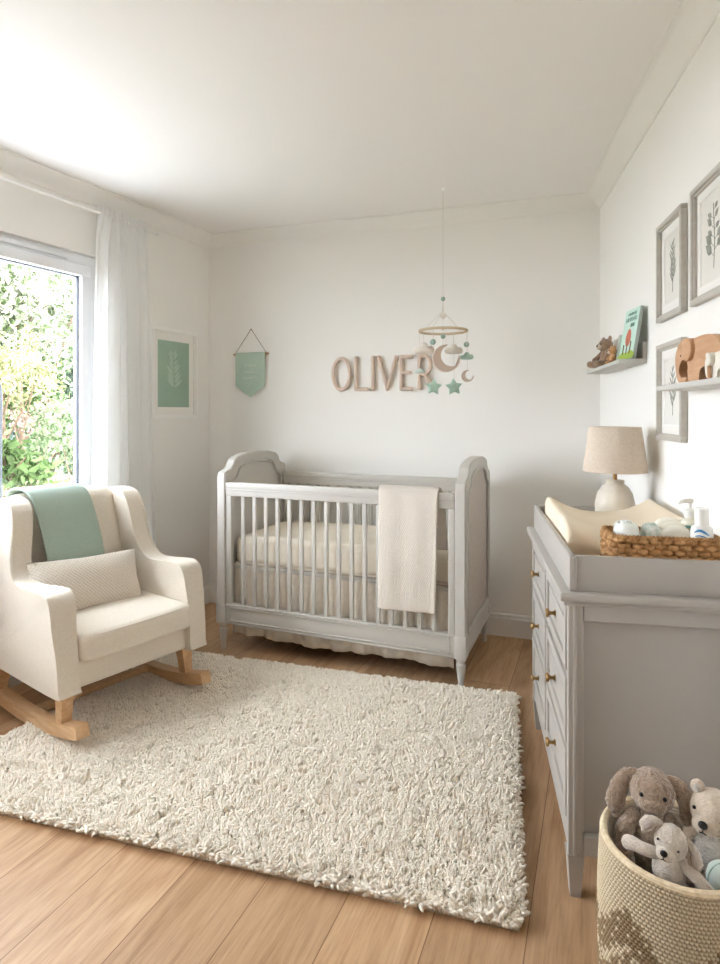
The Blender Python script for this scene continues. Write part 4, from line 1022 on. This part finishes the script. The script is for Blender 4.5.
for s in (-1, 1):
    b = N(); lathe(b, [(0, 0), (.008, .001), (.006, .010), (.002, .019), (0, .021)], 10); o = obj('ear', b, 'orangeplush', fx); place(o, (s*.012, -.002, .066), 0, 0, s*.35)
    limb(fx, 'paw', [(s*.012, -.006, .010), (s*.016, -.024, .009)], (.008, .007), 'orangeplush'); soft(fx, 'eye', (s*.007, -.021, .061), .002, 'dark', fz=0, n=8, par=hd)
    limb(fx, 'arm', [(s*.015, -.004, .038), (s*.022, -.014, .026)], (.006, .006), 'orangeplush')

# wooden elephants (facing local -x, the far end of the shelf)
def elephant(label, ya, offa, yb, offb, h, th, m_, small):
    pa, pb = onR(ya, offa), onR(yb, offb); v = pb-pa; L = v.length; rz = math.atan2(v.y, v.x)
    t = thing('wooden_elephant', label, 'wooden toy', (pa.x, pa.y, Z2s+.0008), rz)
    # outline in units of L and h: trunk curls down to the foot line, leaving a round opening
    o1 = [(.02, .30), (.0, .55), (.04, .80), (.14, .95), (.27, .995), (.40, .93), (.50, .955), (.68, .965), (.84, .91), (.95, .75), (.985, .5), (.985, .2), (.975, .0), (.80, .0), (.79, .18), (.73, .29), (.62, .30), (.54, .20), (.53, .0), (.325, .0), (.318, .10), (.29, .2)]
    # trunk: from the head front down and curling back under
    tr = [(.305, .40), (.275, .50), (.19, .53), (.11, .46), (.08, .31), (.11, .17), (.19, .115), (.255, .14), (.27, .10), (.24, .03), (.17, .0), (.09, .04), (.04, .14)]
    P = spline([(x*L, z*h) for x, z in o1+tr], 4); b = N(); prism(b, P, -th/2, th/2, XZ, bev=.004, seg=3); bd = obj('body', b, m_, t, ang=40)
    b = N(); e = spline([(.27, .97), (.41, .93), (.455, .76), (.44, .58), (.37, .47), (.30, .50), (.285, .66), (.255, .82)], 4)
    # ear stands off the face on the room side
    prism(b, [(x*L, z*h) for x, z in e], -th/2-.011, -th/2+.001, XZ, bev=.003, seg=3); obj('ear', b, m_, t, ang=40)
    b = N(); ell(b, (.135*L, -th/2, .63*h), (.0032 if not small else .0035, .0015, .0032 if not small else .0035), n=8); obj('eye', b, 'dark', bd)
    b = N(); tube(b, [(.975*L, 0, .72*h), (1.0*L, 0, .62*h), (1.005*L, 0, .45*h)], .004, 6); obj('tail', b, m_, t)
    return t
elephant('large beech wood elephant toy standing on the wall shelf', 1.775, .062, 1.495, .038, .128, .028, 'beech', False)
be = elephant('small cream wooden elephant in front of the large beech one', 1.49, .088, 1.35, .088, .062, .018, 'babyeleph', True)
q = onR(1.455, .1005)
b = N(); tube(b, [(.013*math.cos(a), 0, .0165+.013*math.sin(a)) for a in [2*PI*i/20 for i in range(20)]], .0042, 8, closed=True); wr = tag(obj('wooden_ring', b, 'beech'), 'small beech wood ring leaning on the cream elephant', 'wooden toy'); place(wr, (q.x, q.y, Z2s+.001), RZR-.3)

# ------------------------------------------------------------------ toy basket with soft toys
TB = Vector((.630, 1.20)); TR = .135; TH = .392
def toy_basket():
    t = thing('toy_basket', 'round coiled rope basket of soft toys beside the dresser', 'basket', (TB.x, TB.y, 0))
    rows = 54; cols = 116; pr, pc = 4, 4; NV = cols*pc; NR_ = rows*pr
    def R(z): f = z/TH; return TR*(.90+.13*math.sin(min(1, f*1.15)*PI*.62)-.0*f) if f < .999 else TR
    def R(z): f = z/TH; return TR*(.955+.075*math.sin(f*PI*.9)+.02*(f))
    verts = np.zeros((NR_+1, NV, 3)); colr = np.zeros((NR_+1, NV, 4)); colr[..., 3] = 1
    cream = np.array(lin((226, 208, 176))); brown = np.array(lin((160, 136, 104))); seam = np.array(lin((150, 124, 90)))
    i = np.arange(NV)
    for r in range(NR_+1):
        z = r/NR_*TH; row = min(r//pr, rows-1); fr = (r % pr)/pr if r < NR_ else 1
        a = 2*PI*(i+(row % 2)*pc/2)/NV; fc = ((i) % pc)/pc
        bump = (math.sin(PI*fr)**.6 if 0 < fr < 1 else 0)*(.35+.65*np.sin(PI*fc)**.7)
        rad = R(z)+.0058*bump; aa = 2*PI*(i+(row % 2)*pc/2)/NV
        verts[r, :, 0] = rad*np.cos(aa); verts[r, :, 1] = rad*np.sin(aa); verts[r, :, 2] = z
        cell = (i//pc); ang = (cell+.5*(row % 2))/cols
        # brown chevron band on the lower half
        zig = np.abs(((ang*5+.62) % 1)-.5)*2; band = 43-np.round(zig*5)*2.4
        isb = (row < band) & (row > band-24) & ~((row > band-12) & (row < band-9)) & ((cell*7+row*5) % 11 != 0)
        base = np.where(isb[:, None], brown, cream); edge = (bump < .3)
        colr[r, :, :3] = np.where(edge[:, None], base*.5+seam*.08, base)  # low gaps of the weave darkened, shade painted into the colour
    me = bpy.data.meshes.new('woven_wall'); V = verts.reshape(-1, 3)
    idx = lambda r, c: r*NV+(c % NV)
    r_, c_ = np.meshgrid(np.arange(NR_), np.arange(NV), indexing='ij'); Q = np.stack([idx(r_, c_), idx(r_, c_+1), idx(r_+1, c_+1), idx(r_+1, c_)], -1).reshape(-1, 4)
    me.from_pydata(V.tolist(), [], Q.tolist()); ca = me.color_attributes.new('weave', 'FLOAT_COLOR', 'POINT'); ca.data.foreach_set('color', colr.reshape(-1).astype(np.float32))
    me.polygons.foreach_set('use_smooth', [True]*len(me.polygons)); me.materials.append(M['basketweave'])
    o = bpy.data.objects.new('woven_wall', me); COL.objects.link(o); o.parent = t
    b = N()
    for k in range(rows):
        z = (k+.5)*TH/rows; tube(b, [((R(z)-.006)*math.cos(2*PI*j/64), (R(z)-.006)*math.sin(2*PI*j/64), z) for j in range(64)], .0042, 5, closed=True)
    obj('inner_coils', b, 'rugback', t)
    b = N(); tube(b, [((R(TH)-.002)*math.cos(2*PI*j/96), (R(TH)-.002)*math.sin(2*PI*j/96), TH) for j in range(96)], .0075, 8, closed=True); rm = obj('rim', b, mat('rope_rim', (230, 214, 184), .85, (212, 192, 158), nscale=90), t)
    b = N(); lathe(b, [(0, .002), (R(0)-.006, .002), (R(0)-.006, .010), (0, .010)], 48); obj('base', b, 'rugback', t)
toy_basket()
# floor-side packing is not seen: toys sit on one another inside the basket
def at(px, py, y): return Vector(((px-360)/F*y, y, CAMH+(HOR-py)*y/F))
def toyroot(nm, label, px, py, y, rz):
    p = at(px, py, y); return thing(nm, label, 'soft toy', p, rz), p
# bunny: head centre at the root
t, p = toyroot('toy_bunny', 'brown plush rabbit with long drooping ears at basket back', 652, 790, 1.255, -.40)
hd = soft(t, 'head', (0, 0, 0), (.044, .041, .043), 'bunny', fz=.0022, sc_=150, n=40)
soft(t, 'muzzle', (0, -.031, -.014), (.026, .018, .019), 'bunny', fz=.0015, sc_=150, n=24, par=hd)
b = N(); tube(b, [(-.005, -.0502, -.006), (0, -.0512, -.009), (.005, -.0502, -.006)], .0016, 6); tube(b, [(0, -.051, -.009), (0, -.0505, -.016)], .0011, 5); tube(b, [(-.006, -.0485, -.019), (0, -.0503, -.0165), (.006, -.0485, -.019)], .0011, 5); obj('nose', b, 'bunnyin', hd)
for s in (-1, 1):
    soft(t, 'eye', (s*.0215, -.0355, .006), .0042, 'dark', fz=0, n=12, par=hd)
    b = N(); P = spline([(s*.026, .006, .026), (s*.046, .006, .020), (s*.064, .002, -.010), (s*.071, -.004, -.044), (s*.068, -.008, -.064)], 6, closed=False)
    rr = [float(np.interp(i/(len(P)-1), [0, .3, .7, 1], [.009, .0165, .020, .010])) for i in range(len(P))]; tube(b, P, rr, 14); ell(b, P[-1], rr[-1], n=12); ell(b, P[0], rr[0], n=12)
    for v in b.verts: v.co.y = .0+(v.co.y-.0)*.62
    bmesh.ops.subdivide_edges(b, edges=b.edges, cuts=1); fuzz(b, .002, 150, s); obj('ear', b, 'bunny', t, ang=180)
    limb(t, 'arm', [(s*.034, .0, -.060), (s*.055, -.022, -.090), (s*.052, -.040, -.130), (s*.046, -.045, -.155)], (.017, .018, .019, .017), 'bunny', fz=.0018, sc_=150)
soft(t, 'body', (0, .008, -.110), (.048, .040, .075), 'bunny', fz=.0022, sc_=150, n=40)
limb(t, 'leg', [(-.03, .0, -.16), (-.032, .0, -.28)], (.022, .02), 'bunny'); limb(t, 'leg', [(.03, .0, -.16), (.032, .0, -.28)], (.022, .02), 'bunny')
# puppy
t, p = toyroot('toy_puppy', 'small pale grey plush puppy in front, paw over basket rim', 671, 842, 1.13, -.5)
hd = soft(t, 'head', (0, 0, 0), (.0285, .028, .031), 'puppy', fz=.0008, sc_=180, n=32)
soft(t, 'muzzle', (-.008, -.022, -.010), (.017, .015, .0135), 'puppy', fz=.0006, sc_=180, n=20, par=hd)
soft(t, 'nose', (-.011, -.036, -.003), (.0065, .0045, .0062), 'dark', fz=0, n=14, par=hd)
b = N(); tube(b, [(-.016, -.0350, -.0155), (-.0115, -.0365, -.0135), (-.0075, -.0355, -.0155)], .001, 5); tube(b, [(-.0115, -.0368, -.008), (-.0115, -.0366, -.0135)], .0009, 5); obj('mouth', b, 'dark', hd)
soft(t, 'eye', (.0125, -.0250, .002), .0024, 'dark', fz=0, n=10, par=hd); soft(t, 'eye', (-.0215, -.0200, .011), .0022, 'dark', fz=0, n=10, par=hd)
for s, P0 in ((-1, [(-.015, .004, .026), (-.030, .0, .030), (-.041, -.004, .022), (-.046, -.006, .010)]), (1, [(.024, .004, .012), (.034, .0, -.002), (.040, -.004, -.022), (.043, -.004, -.034)])):
    b = N(); P = spline(P0, 6, closed=False); rr = [float(np.interp(i/(len(P)-1), [0, .5, .8, 1], [.006, .0125, .012, .006])) for i in range(len(P))]; tube(b, P, rr, 12); ell(b, P[-1], rr[-1], n=10)
    for v in b.verts: v.co.y *= .5
    fuzz(b, .0006, 180, 3); ea = obj('ear', b, 'puppy', t, ang=180)
    b = N(); P2 = [(q[0]*1.0, -.0075, q[2]-.001) for q in P[5:-2]]; tube(b, P2, [.0065*math.sin(PI*(i+.6)/(len(P2)+.2)) for i in range(len(P2))], 8); obj('inner_ear', b, mat('inner_ear', (168, 156, 148), .9) if 'inner' not in M else M['inner'], ea)
    M['inner'] = ea.children[0].data.materials[0]
soft(t, 'body', (-.004, .004, -.055), (.029, .026, .036), 'puppy', fz=.0008, sc_=180, n=32)
limb(t, 'arm', [(-.020, .0, -.030), (-.045, -.004, -.026), (-.064, .004, -.028), (-.074, .010, -.032)], (.011, .011, .0125, .013), 'puppy', fz=.0006)
limb(t, 'arm', [(.020, .0, -.034), (.042, -.006, -.048), (.058, -.008, -.064), (.066, -.006, -.074)], (.011, .011, .0125, .013), 'puppy', fz=.0006)
limb(t, 'leg', [(-.014, .005, -.080), (-.030, .004, -.094), (-.034, .004, -.115)], (.013, .013, .014), 'puppy', fz=.0006)
limb(t, 'leg', [(.012, .0, -.080), (.024, -.006, -.084), (.030, -.010, -.090)], (.013, .013, .014), 'puppy', fz=.0006)
# bear
t, p = toyroot('toy_bear', 'cream plush bear with grey body at the basket right side', 715, 812, 1.20, -.6)
hd = soft(t, 'head', (0, 0, 0), (.045, .043, .042), 'bearhead', fz=.0008, sc_=180, n=40)
soft(t, 'muzzle', (-.014, -.034, -.012), (.024, .020, .0185), 'bearhead', fz=.0006, sc_=180, n=24, par=hd)
soft(t, 'nose', (-.017, -.0535, -.003), (.0085, .0055, .0078), 'dark', fz=0, n=16, par=hd)
b = N(); tube(b, [(-.017, -.0555, -.010), (-.017, -.0545, -.017), (-.011, -.0525, -.0205)], .0011, 5); tube(b, [(-.017, -.0545, -.017), (-.0225, -.0520, -.0195)], .0011, 5); obj('mouth', b, 'dark', hd)
soft(t, 'eye', (.014, -.0415, .005), .0038, 'dark', fz=0, n=12, par=hd); soft(t, 'eye', (-.034, -.0275, .012), .0036, 'dark', fz=0, n=12, par=hd)
for s in (-1, 1):
    ea = soft(t, 'ear', (s*.026+(-.004 if s < 0 else .006), .0, .041), (.0135, .008, .0145), 'bearhead', n=20, fz=.0006); soft(t, 'inner_ear', (s*.026+(-.004 if s < 0 else .006), -.006, .041), (.008, .003, .009), 'bearbody', n=14, fz=.0004, par=ea)
soft(t, 'body', (-.004, .008, -.092), (.046, .040, .068), 'bearbody', fz=.0022, sc_=150, n=40)
limb(t, 'arm', [(-.034, .0, -.046), (-.052, -.006, -.062), (-.058, -.012, -.085)], (.013, .014, .014), 'bearhead', fz=.001)
limb(t, 'arm', [(.034, .0, -.046), (.056, -.020, -.062), (.056, -.04, -.085)], (.015, .016, .016), 'bearhead', fz=.001)
limb(t, 'leg', [(-.02, .0, -.14), (-.02, .0, -.26)], (.022, .02), 'bearbody'); limb(t, 'leg', [(.02, .0, -.14), (.02, .0, -.26)], (.022, .02), 'bearbody')
# mint soft toy at the right rim
t, p = toyroot('toy_ball', 'pale mint soft ball against the front right rim of basket', 724, 880, 1.135, 0)
soft(t, 'felt_cover', (0, 0, 0), (.030, .030, .032), 'palemint', n=28, fz=.0008)
b = N(); tube(b, [(.0305*math.cos(a), 0, .0325*math.sin(a)) for a in [2*PI*i/40 for i in range(40)]], .0012, 5, closed=True); obj('seam', b, 'mint', t)

# ------------------------------------------------------------------ garden beyond the window
bm = N(); bx(bm, (-16, -6, -.45), (-1.1+.0, 16, -.25), 0)
grey_ground = struct('ground', bm, mat('grey_ground', (134, 134, 122), .95, (146, 146, 134), nscale=20, bump=.5, bscale=60, bdist=.02), smooth=False); grey_ground.location = (-2.3, 0, 0)  # ground greyed, not grass, to keep green bounce out of the room
LM = {'pale': leafmat('leaf_pale', (96, 112, 76), (214, 212, 194)), 'green': leafmat('leaf_green', (58, 80, 44), (124, 144, 94)), 'dark': leafmat('leaf_dark', (52, 70, 52), (104, 122, 98)),
      'yellow': leafmat('leaf_yellow', (112, 118, 76), (200, 196, 156)), 'pink': leafmat('leaf_pink', (156, 122, 116), (206, 190, 180)), 'mid': leafmat('leaf_mid', (84, 106, 68), (178, 188, 156))}
M['bark'] = mat('bark', (120, 100, 82), .9, (90, 74, 60), nscale=20)
def shrub(nm, label, cat, px, py, y, rx, rz_, n, leaf, ls, seed, grp=None, asp=.45, trunk=.03):
    c = at(px, py, y); g0 = -.25; rr = np.random.default_rng(seed)
    t = thing(nm, label, cat, (c.x, c.y, g0), 0, grp)
    b = N(); tube(b, [(0, 0, 0), (.03, .02, (c.z-g0)*.5), (-.02, 0, c.z-g0)], [trunk, trunk*.8, trunk*.4], 8)
    for k in range(7):
        a = k*2.4; tube(b, [(0, 0, (c.z-g0)*(.45+.06*k)), (rx*.35*math.cos(a), rx*.35*math.sin(a), (c.z-g0)*(.6+.06*k)), (rx*.75*math.cos(a), rx*.7*math.sin(a), c.z-g0+rz_*.4*math.sin(k*1.9))], [trunk*.4, trunk*.28, trunk*.12], 5)
    obj('trunk', b, 'bark', t)
    n = int(n*2.2); ls *= .66; nc = max(10, n//90); cen = rr.normal(0, 1, (nc, 3)); cen /= np.linalg.norm(cen, axis=1)[:, None]; cen *= (rr.random(nc)**.45)[:, None]
    V = []; Fs = []
    for i in range(n):
        ce = cen[rr.integers(nc)]; q = ce+rr.normal(0, .17, 3); P = np.array((q[0]*rx, q[1]*rx, q[2]*rz_+c.z-g0))
        if P[2] < .05: P[2] = .05+rr.random()*.2
        ax = rr.normal(0, 1, 3); ax[2] -= .3; ax /= np.linalg.norm(ax); sd = np.cross(ax, rr.normal(0, 1, 3)); sd /= np.linalg.norm(sd); up = np.cross(ax, sd)
        L = ls*(.7+.6*rr.random()); w = L*asp; k = len(V)
        V += [P, P+ax*L*.35+sd*w*.5+up*L*.08, P+ax*L*.35, P+ax*L*.35-sd*w*.5+up*L*.08, P+ax*L*.72+sd*w*.36+up*L*.02, P+ax*L*.74-up*L*.06, P+ax*L*.72-sd*w*.36+up*L*.02, P+ax*L-up*L*.16]
        Fs += [(k, k+1, k+2), (k, k+2, k+3), (k+1, k+4, k+5, k+2), (k+2, k+5, k+6, k+3), (k+4, k+7, k+5), (k+5, k+7, k+6)]
    me = bpy.data.meshes.new('foliage'); me.from_pydata([tuple(v) for v in V], [], Fs); me.materials.append(LM[leaf]); o = bpy.data.objects.new('foliage', me); COL.objects.link(o); o.parent = t
    return t
shrub('blossom_tree', 'pale cream flowering tree filling the top of the window', 'tree', 18, 285, 6.6, .95, .8, 3000, 'pale', .12, 1)
shrub('conifer_tree', 'tall dense green tree behind the flowering tree outside', 'tree', 52, 340, 9.5, 1.5, 2.1, 9000, 'dark', .2, 2, asp=.3, trunk=.08)
shrub('maple_shrub', 'yellow green maple shrub at the left edge of the window', 'shrub', 2, 370, 5.4, .42, .42, 1100, 'yellow', .10, 3, asp=.3)
shrub('garden_bush', 'mid green bush under the maple outside the window', 'shrub', 22, 392, 7.2, .45, .4, 1100, 'green', .09, 4)
shrub('laurel_bush', 'broad leaved bright green bush low outside the window', 'shrub', 6, 455, 5.0, .38, .34, 420, 'green', .15, 5)
shrub('rose_bush', 'pink flowering bush halfway down the window view', 'shrub', 44, 425, 6.4, .30, .25, 500, 'pink', .07, 6)
shrub('viburnum_bush', 'pale leafy bush behind the glass next to the curtain', 'shrub', 74, 435, 5.8, .36, .48, 1300, 'mid', .075, 7)
shrub('spirea_bush', 'low yellow green bush just above the chair back outside', 'shrub', 34, 492, 5.3, .5, .2, 1000, 'yellow', .07, 8)
shrub('beech_tree', 'mid green leafy tree beside the conifer near the curtain', 'tree', 88, 300, 7.6, .9, .9, 3600, 'mid', .12, 9)
shrub('hazel_tree', 'spreading green tree left of the window view', 'tree', -70, 330, 6.5, 1.0, 1.1, 2200, 'green', .12, 10)
ft = thing('garden_fence', 'pale grey board fence behind the garden shrubs', 'fence', (-5.9, 11.6, -.25), math.radians(35))
M['fence'] = mat('fence_grey', (120, 128, 136), .8, (104, 112, 120), nscale=6, stretch=(1, 1, .2))
b = N()
for i in range(24): bx(b, (-2+.165*i, 0, .05), (-2+.165*i+.155, .02, 2.3), .003)
obj('boards', b, 'fence', ft)
for x in (-2.05, 0, 1.95):
    b = N(); bx(b, (x-.04, .02, 0), (x+.04, .10, 2.38), .005); obj('post', b, 'fence', ft)
pp = at(1, 400, 4.6); hk = thing('garden_hook', 'dark curved metal plant hook seen at the window left edge', 'garden hook', (pp.x, pp.y, -.25), .6)
b = N(); tube(b, spline([(0, 0, 0), (0, 0, 1.2), (0, 0, 1.66), (-.03, 0, 1.74), (-.09, 0, 1.75), (-.12, 0, 1.69)], 6, closed=False), .008, 8); obj('hook_rod', b, 'metal', hk)
b = N(); tube(b, [(-.05, 0, .0), (.05, 0, .0)], .006, 6); obj('foot_bar', b, 'metal', hk)

# ------------------------------------------------------------------ light
w = bpy.data.worlds.new('overcast'); sc.world = w; w.use_nodes = True; nt = w.node_tree; nt.nodes.clear()
o = nt.nodes.new('ShaderNodeOutputWorld'); bg = nt.nodes.new('ShaderNodeBackground'); nt.links.new(bg.outputs[0], o.inputs[0])
bg.inputs[0].default_value = (.88, .945, 1.03, 1); bg.inputs[1].default_value = 3.2
def portal(name, loc, rz, sx, sy):
    ld = bpy.data.lights.new(name, 'AREA'); ld.shape = 'RECTANGLE'; ld.size = sx; ld.size_y = sy; ld.cycles.is_portal = True
    lo = bpy.data.objects.new(name, ld); COL.objects.link(lo); lo.location = loc; lo.rotation_euler = (PI/2, 0, rz); return lo
mid = FL_+DL*((W0+W1)/2); outv = Vector((-DL.y, DL.x)); c = mid+outv*.125
portal('window_portal', (c.x, c.y, (WZ0+WZ1)/2), RZL+PI+PI, W1-W0, WZ1-WZ0).rotation_euler = (PI/2, 0, RZL)
sc.view_settings.view_transform = 'Standard'; sc.view_settings.look = 'None'; sc.view_settings.gamma = 1; sc.view_settings.use_curve_mapping = False
sc.view_settings.exposure = 2.2
cy = sc.cycles; cy.use_denoising = True; cy.denoising_prefilter = 'ACCURATE'; cy.denoising_input_passes = 'RGB_ALBEDO_NORMAL'; cy.max_bounces = 12; cy.diffuse_bounces = 8; cy.glossy_bounces = 4; cy.transparent_max_bounces = 12; cy.sample_clamp_indirect = 10
try: cy.denoiser = 'OPENIMAGEDENOISE'
except Exception: pass
